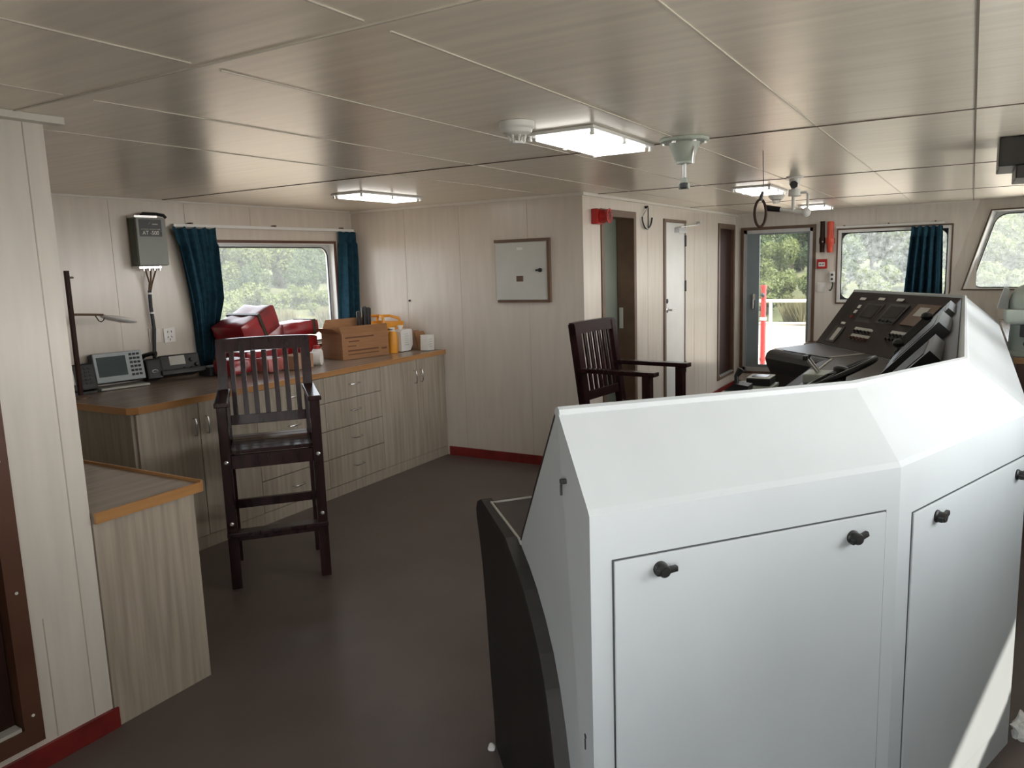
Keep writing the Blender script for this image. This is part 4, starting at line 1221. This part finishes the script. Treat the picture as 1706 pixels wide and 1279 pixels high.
# ================================================================== CEILING FITTINGS
def lamp(label, c, w, l, drop=.033):
    x, y = c
    t = thing('ceiling_lamp', label, 'lamp', (x, y, H - drop), group='white ceiling panel lamps')
    MB().span((x - w / 2, y - l / 2, H - .014), (x + w / 2, y + l / 2, H - .001), .003).build('frame', 'white', t)
    MB().span((x - w / 2 + .03, y - l / 2 + .035, H - drop), (x + w / 2 - .03, y + l / 2 - .035, H - .015), .006).build('diffuser', 'light', t)
    for sx in (-1, 1):
        for sy in (-1, 0, 1):
            MB().lathe((x + sx * (w / 2 - .014), y + sy * (l / 2 - .018), H - .014), (0, 0, -1), [(.008, 0), (.008, .012), (.010, .012), (.010, .02)], 10).build('clip', 'white', t)
    return t
lamp('added out-of-view ceiling lamp lighting the foreground beside the brown doorway', (-1.43, .10), .30, .66)  # added lamp out of view, lights the foreground
lamp('nearest and largest lit ceiling lamp, beside the round smoke detector', (-1.405, 3.11), .30, .66)
lamp('lit ceiling lamp above the worktop near the left window', (-3.63, 4.36), .27, .68)
lamp('lit ceiling lamp beside the farther smoke detector and the hanging ring', (-1.43, 6.24), .29, .62)
lamp('farthest lit ceiling lamp, near the far wall door', (-1.45, 8.90), .27, .60)
def detector(label, c):
    x, y = c
    t = thing('smoke_detector', label, 'smoke detector', (x, y, H - .075), group='white smoke detectors')
    MB().lathe((x, y, H - .001), (0, 0, -1), [(.066, 0), (.066, .02), (.060, .026)], 24).build('base', 'white', t, smooth=True)
    MB().lathe((x, y, H - .027), (0, 0, -1), [(.058, 0), (.053, .012), (.034, .022)], 24).build('head', 'white', t, smooth=True)
    mb = MB()
    for k in range(8):
        a = 2 * math.pi * k / 8
        mb.bar((x + .034 * math.cos(a), y + .034 * math.sin(a), H - .045), (x + .027 * math.cos(a), y + .027 * math.sin(a), H - .072), .006, .006)
    mb.build('cage', 'white', t)
    MB().lathe((x, y, H - .070), (0, 0, -1), [(.029, 0), (.027, .008)], 18).build('cap', 'white', t)
detector('round white smoke detector beside the nearest ceiling lamp', (-1.46, 2.555))
detector('small round white smoke detector near the third ceiling lamp and hanging ring', (-1.45, 6.93))
# swivel fitting
x, y = -1.10, 3.385
t = thing('searchlight_control', 'pale green cone shaped searchlight control hanging from the ceiling by the nearest lamp', 'control handle', (x, y, 1.90))
MB().lathe((x, y, H - .001), (0, 0, -1), [(.105, 0), (.105, .012), (.098, .016)], 28).build('flange', 'pale_green', t)
for k in range(6):
    a = 2 * math.pi * k / 6 + .3
    MB().lathe((x + .085 * math.cos(a), y + .085 * math.sin(a), H - .017), (0, 0, -1), [(.010, 0), (.010, .008)], 6).build('bolt', 'steel', t)
MB().lathe((x, y, H - .017), (0, 0, -1), [(.068, 0), (.058, .03), (.042, .07), (.033, .08), (.033, .088)], 24).build('cone', 'pale_green', t, smooth=True)
MB().cyl((x + .055, y - .03, H - .04), (x + .050, y - .032, H - .11), .006, n=8).build('locking_pin', 'steel', t)
MB().cyl((x, y, H - .10), (x, y, H - .178), .010, n=14).build('rod', 'alu', t, smooth=True)
mb = MB(); mb.box((x, y, H - .176), (.028, .028, .026), None, .004); mb.cyl((x - .022, y, H - .200), (x + .022, y, H - .200), .014, n=12); mb.build('joint', 'pale_green', t)
mb = MB(); mb.lathe((x, y, H - .186), (0, 0, -1), [(.017, 0), (.022, .006), (.022, .020), (.013, .026)], 14); mb.build('collar', 'gap', t)
# crank fitting
x, y = -1.04, 5.52
t = thing('window_wiper_crank', 'white crank with black grip hanging from the ceiling beyond the hanging ring', 'crank handle', (x, y, 1.88))
MB().lathe((x, y, H - .001), (0, 0, -1), [(.055, 0), (.055, .008), (.035, .012), (.035, .05)], 20).build('mount', 'white', t, smooth=True)
mb = MB(); mb.lathe((x + .0, y - .03, H - .055), (.2, -1, 0), [(.012, 0), (.012, .02), (.026, .02), (.026, .035)], 7); mb.build('star_knob', 'black', t)
MB().lathe((x, y, H - .05), (0, 0, -1), [(.022, 0), (.022, .03), (.040, .032), (.040, .075), (.022, .08)], 18).build('body', 'white', t, smooth=True)
MB().cyl((x - .005, y, H - .13), (x - .005, y, H - .225), .012, n=12).build('down_tube', 'white', t, smooth=True)
MB().tube([(x + .03, y, H - .105), (x + .075, y, H - .105), (x + .085, y, H - .115), (x + .085, y, H - .20), (x + .072, y, H - .212), (x + .065, y, H - .232)], .009, 8).build('bent_rod', 'white', t, smooth=True)
MB().cyl((x + .08, y, H - .238), (x - .10, y, H - .205), .012, n=12).build('cross_tube', 'white', t, smooth=True)
MB().cyl((x - .09, y, H - .207), (x - .185, y, H - .19), .018, .021, n=14).build('grip', 'black', t, smooth=True)
MB().lathe((x + .075, y + .02, H - .235), (0, -1, 0), [(.026, 0), (.030, .012), (.030, .026), (.012, .038)], 18).build('pulley', 'white', t, smooth=True)
# ring on a wire
t = thing('pull_ring', 'dark oval ring hanging on a thin wire from the ceiling', 'pull ring', (-.905, 4.0, 1.76))
pts = [(-.912, 4.03, H - .001), (-.908, 4.02, 2.04), (-.901, 4.0, 1.97), (-.903, 4.0, 1.905)]
MB().tube(pts, .0022, 6).build('wire', 'gap', t)
rc = V((-.914, 4.0, 1.812))
rx = V((.86, .5, 0))
MB().tube([rc + rx * (.028 * math.cos(a)) + EZ * (.066 * math.sin(a)) for a in [2 * math.pi * k / 28 for k in range(28)]], .0065, 8, True).build('ring', 'dark_door', t, smooth=True)
MB().tube([(-.903, 4.0, 1.915), (-.909, 4.0, 1.895), (-.914, 4.0, 1.872)], [.006, .009, .010], 8).build('clasp', 'black', t, smooth=True)
# black unit at the right edge
t = thing('ceiling_display', 'black stepped box under the ceiling at the right edge', 'display', (.33, 4.62, 1.94))
MB().span((.085, 4.40, H - .135), (.60, 4.85, H - .001), .006).build('housing', 'black', t)
MB().span((.155, 4.37, H - .195), (.60, 4.80, H - .136), .006).build('lower_case', 'black', t)
MB().span((.20, 4.367, H - .18), (.56, 4.371, H - .05)).build('display', 'screen', t)

# ================================================================== FAR WALL FITTINGS
t = thing('signal_torch', 'orange-red hand torch hanging on the far wall right of the outer door', 'torch', (-1.415, YF - .03, 1.61))
MB().lathe((-1.415, YF - .045, 1.62), (0, 0, 1), [(.030, 0), (.032, .02), (.036, .09), (.044, .11), (.044, .16), (.036, .18), (.034, .30), (.037, .335), (.028, .352)], 18).build('body', 'orange', t, smooth=True)
MB().span((-1.46, YF - .012, 1.72), (-1.37, YF - .001, 1.78)).build('wall_clip', 'brown', t)
t = thing('dark_torch', 'dark brown hand torch hanging left of the orange torch', 'torch', (-1.50, YF - .03, 1.61))
MB().lathe((-1.502, YF - .04, 1.625), (0, 0, 1), [(.024, 0), (.026, .09), (.034, .11), (.034, .155), (.025, .18), (.023, .33), (.026, .352)], 16).build('body', 'dark_door', t, smooth=True)
MB().cyl((-1.49, YF - .07, 1.745), (-1.49, YF - .085, 1.745), .008, n=8).build('switch', 'steel', t)
t = thing('fire_call_point', 'small red fire call point with white window on the far wall below the torches', 'fire call point', (-1.50, YF, 1.44))
MB().span((-1.555, YF - .045, 1.437), (-1.445, YF - .001, 1.547), .006).build('case', 'red', t)
f_ = MB().span((-1.535, YF - .048, 1.462), (-1.465, YF - .0445, 1.512)).build('glass_label', 'label', t)
mb = MB(); mb.span((-1.525, YF - .0488, 1.482), (-1.505, YF - .0479, 1.493)); mb.span((-1.495, YF - .0488, 1.482), (-1.475, YF - .0479, 1.493)); mb.build('symbols', 'gap', f_)
t = thing('wall_phone', 'small white wall device with two black knobs and black cord by the far window', 'phone jack', (-1.375, YF, 1.20))
MB().span((-1.415, YF - .04, 1.275), (-1.355, YF - .001, 1.40), .012).build('case', 'white', t)
for z in (1.365, 1.315): MB().cyl((-1.385, YF - .04, z), (-1.385, YF - .05, z), .014, n=12).build('knob', 'gap', t)
MB().tube([(-1.38, YF - .03, 1.28), (-1.375, YF - .04, 1.25), (-1.385, YF - .045, 1.205), (-1.40, YF - .045, 1.185), (-1.412, YF - .04, 1.19)], .008, 8).build('cord', 'black', t, smooth=True)
t, m3 = plate('light_switch', 'white light switch on the far wall right of the outer door', 'switch', (-1.50, YF, 1.222), (1, 0, 0), (0, -1, 0), .10, .11, 'paper')
MB().box((-1.50, YF - .0115, 1.222), (.05, .003, .07)).build('rocker', 'white', t)
# bench box under the far window
t = thing('low_locker', 'low wooden locker along the far wall, its corner showing beside the outer door', 'locker', (-1.0, YF - .17, 0))
MB().span((-1.60, YF - .32, 0), (-.42, YF - .001, .555)).build('carcass', 'cab_dark', t)
MB().span((-1.625, YF - .345, .556), (-.42, YF - .001, .592), .004).build('lid', 'brown_red', t)

# ================================================================== COMPASS BINNACLE ON ITS LEDGE BY THE FRONT WINDOWS
XS0, YS0 = .265, 5.90
t = thing('window_ledge_cabinet', 'wood edged cabinet ledge between console and front windows at the right edge', 'cabinet', (.48, 7.5, 0))
MB().span((XS0 + .02, YS0 + .02, 0), (B0.x - .01, 9.2, .865)).build('carcass', 'brown_red', t)
MB().span((XS0, YS0 + .012, .866), (B0.x - .01, 9.2, .90)).build('board', 'top', t)
MB().span((XS0, YS0, .864), (B0.x - .01, YS0 + .011, .902)).build('edge_strip', 'edge', t)
t = thing('compass_binnacle', 'pale green domed compass binnacle standing on the ledge under the front window', 'compass', (.345, 6.12, .90))
bx, by = .36, 6.12
MB().lathe((bx, by, .901), (0, 0, 1), [(.150, 0), (.150, .015), (.128, .03), (.120, .20)], 26).build('pedestal', 'pale_green', t, smooth=True)
MB().span((bx - .155, by - .14, 1.115), (bx + .165, by + .14, 1.205), .012).build('collar_box', 'pale_green', t)
MB().lathe((bx, by, 1.206), (0, 0, 1), [(.135, 0), (.135, .04), (.128, .085), (.105, .125), (.07, .150), (.03, .163), (.0, .166)], 28).build('dome', 'pale_green', t, smooth=True)
MB().prism([(bx - .20, by - .06, 1.206), (bx - .137, by - .06, 1.206), (bx - .137, by - .06, 1.34), (bx - .165, by - .06, 1.345)], (0, .12, 0)).build('side_hood', 'grey_box', t)
mb = MB(); mb.span((bx - .07, by - .165, 1.03), (bx + .01, by - .135, 1.11), .006); mb.build('prism_holder', 'black', t)
MB().sphere((bx - .02, by - .145, .985), .022, (1.3, 1, 1), 12).build('knob', 'gap', t, smooth=True)
MB().cyl((bx - .02, by - .14, 1.03), (bx - .02, by - .14, 1.0), .006, n=8).build('stem', 'steel', t)
t = thing('fire_extinguisher', 'red fire extinguisher half hidden behind the console below the compass', 'fire extinguisher', (.37, 5.78, 0))
MB().lathe((.37, 5.78, 0), (0, 0, 1), [(.075, 0), (.08, .01), (.08, .52), (.06, .58), (.025, .62), (.02, .66)], 22).build('cylinder', 'red', t, smooth=True)
mb = MB(); mb.lathe((.37, 5.78, .66), (0, 0, 1), [(.025, 0), (.025, .04)], 12); mb.bar((.37, 5.78, .70), (.37, 5.68, .73), .02, .008); mb.bar((.37, 5.78, .68), (.37, 5.68, .67), .02, .008)
mb.build('valve', 'black', t)
MB().tube([(.37, 5.79, .68), (.43, 5.80, .66), (.455, 5.80, .5), (.45, 5.79, .25)], .012, 8).build('hose', 'black', t, smooth=True)

# paper and rag scraps at the foot of the console
def scrap(label, c, r, seed, sc=(1, 1, .8)):
    mb = MB(); mb.sphere(c, r, sc, 28)
    from mathutils import noise
    for v in mb.bm.verts:
        d = (v.co - V(c)); v.co += d * (.55 * noise.noise(v.co * 60 + V((seed, 0, 0))))
        v.co.z = max(v.co.z, .001)
    return tag(recenter(mb.build('crumpled_paper', 'paper')), label, 'paper')
scrap('crumpled white paper on the floor at the right foot of the white console', (.235, 2.86, .03), .04, 3, (1, 1, 1.5))
scrap('tiny crumpled paper scrap at the foot of the black console end', (-1.305, 1.985, .008), .012, 8)

# ================================================================== OUTSIDE
def ext(o, **k): return structure(o)
mb = MB(); mb.span((-4.9, YF + .16, -.06), (1.4, YF + 1.75, -.005)); structure(mb.build('deck', 'deck'))
G0 = -2.4
mb = MB(); mb.span((1.5, -14, G0), (26, 22, G0 + .3)); structure(mb.build('bounce_slab', 'bounce_slab'))  # added unseen pale slab ahead, bounces light up to the ceiling
mb = MB(); mb.span((-160, -60, G0 - .2), (60, 160, G0)); structure(mb.build('ground', 'sand'))
# bank rising behind the shore, round the far and left sides
import mathutils
def bank_z(d): return G0 + max(0, d) * .11
mb = MB(); rings = []
for k in range(49):
    a = R(60 + 145 * k / 48)             # from north-east round to the west
    dr = []
    for j in range(12):
        r0 = 47 + (9 if a > R(130) else 9 * max(0, (a - R(100)) / R(30)))
        r = r0 + j * 6.5
        nz = mathutils.noise.noise(V((r * math.cos(a) * .1, r * math.sin(a) * .1, 0)))
        dr.append(V((r * math.cos(a), r * math.sin(a), (G0 - .3 if j == 0 else bank_z(r - r0) + .35 * nz))))
    rings.append(dr)
mb.loft(rings, caps=False, closed=False)
structure(mb.build('grassy_bank', 'bank', smooth=True))
def crown(seed, m, n, leaf, h, w, reed=False):
    """a crown of leaves: many small leaf blades spread over clustered lobes"""
    rnd = random.Random(seed)
    mb = MB()
    lobes = [(V((rnd.uniform(-.6, .6) * w, rnd.uniform(-.6, .6) * w, h * rnd.uniform(.14, .82))), rnd.uniform(.3, .5) * w) for _ in range(19)]
    for k in range(n):
        if reed:
            x, y = rnd.uniform(-1, 1) * w * .9, rnd.uniform(-1, 1) * w * .9
            p = V((x, y, 0)); l = h * rnd.uniform(.6, 1.1); d = V((rnd.gauss(0, .22), rnd.gauss(0, .22), 1)).normalized()
            sd = d.cross(V((rnd.gauss(0, 1), rnd.gauss(0, 1), 0))).normalized() * leaf
            mb._face([mb.bm.verts.new(q) for q in (p - sd, p + sd, p + d * l + sd * .3 + V((rnd.gauss(0, .1), rnd.gauss(0, .1), 0)))])
            continue
        c, r = rnd.choice(lobes)
        d = V((rnd.gauss(0, 1), rnd.gauss(0, 1), rnd.gauss(0, 1))).normalized()
        p = c + d * r * rnd.uniform(.65, 1.05)
        p.z = max(.1, p.z)
        s_ = leaf * rnd.uniform(.6, 1.4)
        a = V((rnd.gauss(0, 1), rnd.gauss(0, 1), rnd.gauss(0, 1))).normalized()
        b = a.cross(d + V((.01, .02, .03))).normalized()
        mb._face([mb.bm.verts.new(q) for q in (p - a * s_, p + b * s_ * .55, p + a * s_, p - b * s_ * .55)])
    me_o = mb.build('foliage', m)
    me = me_o.data
    bpy.data.objects.remove(me_o)
    return me
def trunk_mesh(h):
    mb = MB(); mb.tube([(0, 0, -.6), (.05, 0, h * .3), (-.05, .08, h * .7)], [.16, .12, .05], 7)
    o = mb.build('trunk', 'bark'); me = o.data; bpy.data.objects.remove(o); return me
kinds = [('tree', crown(1, 'leafA', 7500, .16, 6.0, 2.25), trunk_mesh(5), 'pale green leafy tree on the bank outside the windows', 'pale green trees on the bank'),
         ('tree', crown(2, 'leafB', 7500, .15, 5.6, 2.25), trunk_mesh(5), 'darker green leafy tree on the bank outside the windows', 'darker green trees on the bank'),
         ('shrub', crown(3, 'leafA', 4200, .11, 2.5, 1.3), None, 'low pale green shrub at the foot of the bank', 'low shrubs on the bank'),
         ('reed_clump', crown(4, 'leafC', 1500, .05, 1.9, 1.2, True), None, 'straw coloured reed clump at the foot of the bank', 'reed clumps on the bank')]
def plant(k, a, r, sc, rz):
    name, fol, tr, label, grp = kinds[k]
    r0 = 47 + (9 if a > R(130) else 9 * max(0, (a - R(100)) / R(30)))
    z = bank_z(r - r0) - .15
    t = thing(name, label, name.replace('_', ' '), (r * math.cos(a), r * math.sin(a), z), rz, grp)
    t.scale = (sc, sc, sc)
    f = bpy.data.objects.new('foliage', fol); COL.objects.link(f); f.parent = t
    if tr:
        q = bpy.data.objects.new('trunk', tr); COL.objects.link(q); q.parent = t
rnd = random.Random(11)
def arcs(a0, a1, base):
    # rows one behind the other, plants of a row side by side
    for row, (dr, sp, choice, s0, s1) in enumerate(((1.6, 3.2, (3, 2, 3), .75, .95), (5.2, 2.9, (2, 2, 2), .85, .98), (8.2, 2.9, (2, 2, 2), .9, 1.02), (12.2, 4.2, (1, 0, 1), .66, .74), (17.5, 4.9, (0, 1, 0), .84, .93), (23.5, 5.6, (0, 0, 1), 1.0, 1.08), (30, 5.8, (1, 0, 1), 1.05, 1.12))):
        n = int(R(a1 - a0) * (base + dr) / sp)
        for k in range(n - (row % 2)):
            a = R(a0) + R(a1 - a0) * (k + .5 * (row % 2) + .25) / n
            plant(rnd.choice(choice), a, base + dr + rnd.uniform(-.25, .25), rnd.uniform(s0, s1), rnd.uniform(0, 6))
arcs(82, 107, 47)        # beyond the far door and window
arcs(129, 147, 56)       # beyond the left window
arcs(68, 81, 47)         # right of the far window
# deck rail and red pole outside the outer door
rl = thing('deck_railing', 'white deck railing outside the far door', 'railing', (-2.0, YF + 1.15, -.004))
yr = YF + 1.15
for x in (-2.322, -1.2, -.1): MB().cyl((x, yr, -.004), (x, yr, 1.0), .022, n=12).build('post', 'white', rl, smooth=True)
for z in (1.0, .70, .38): MB().cyl((-2.9, yr, z), (.6, yr, z), .022 if z > .9 else .016, n=12).build('rail', 'white', rl, smooth=True)
t = thing('red_pole', 'red pole with black knob outside the far door in front of the railing', 'pole', (-2.39, yr - .12, 0))
MB().cyl((-2.39, yr - .12, -.004), (-2.39, yr - .12, 1.22), .034, n=14).build('pole', 'red', t, smooth=True)
for z in (.2, .75, 1.18): MB().cyl((-2.39, yr - .12, z), (-2.39, yr - .12, z + .04), .043, n=14).build('collar', 'white' if z == .75 else 'red', t)
MB().sphere((-2.39, yr - .17, 1.09), .032, n=12).build('knob', 'black', t, smooth=True)
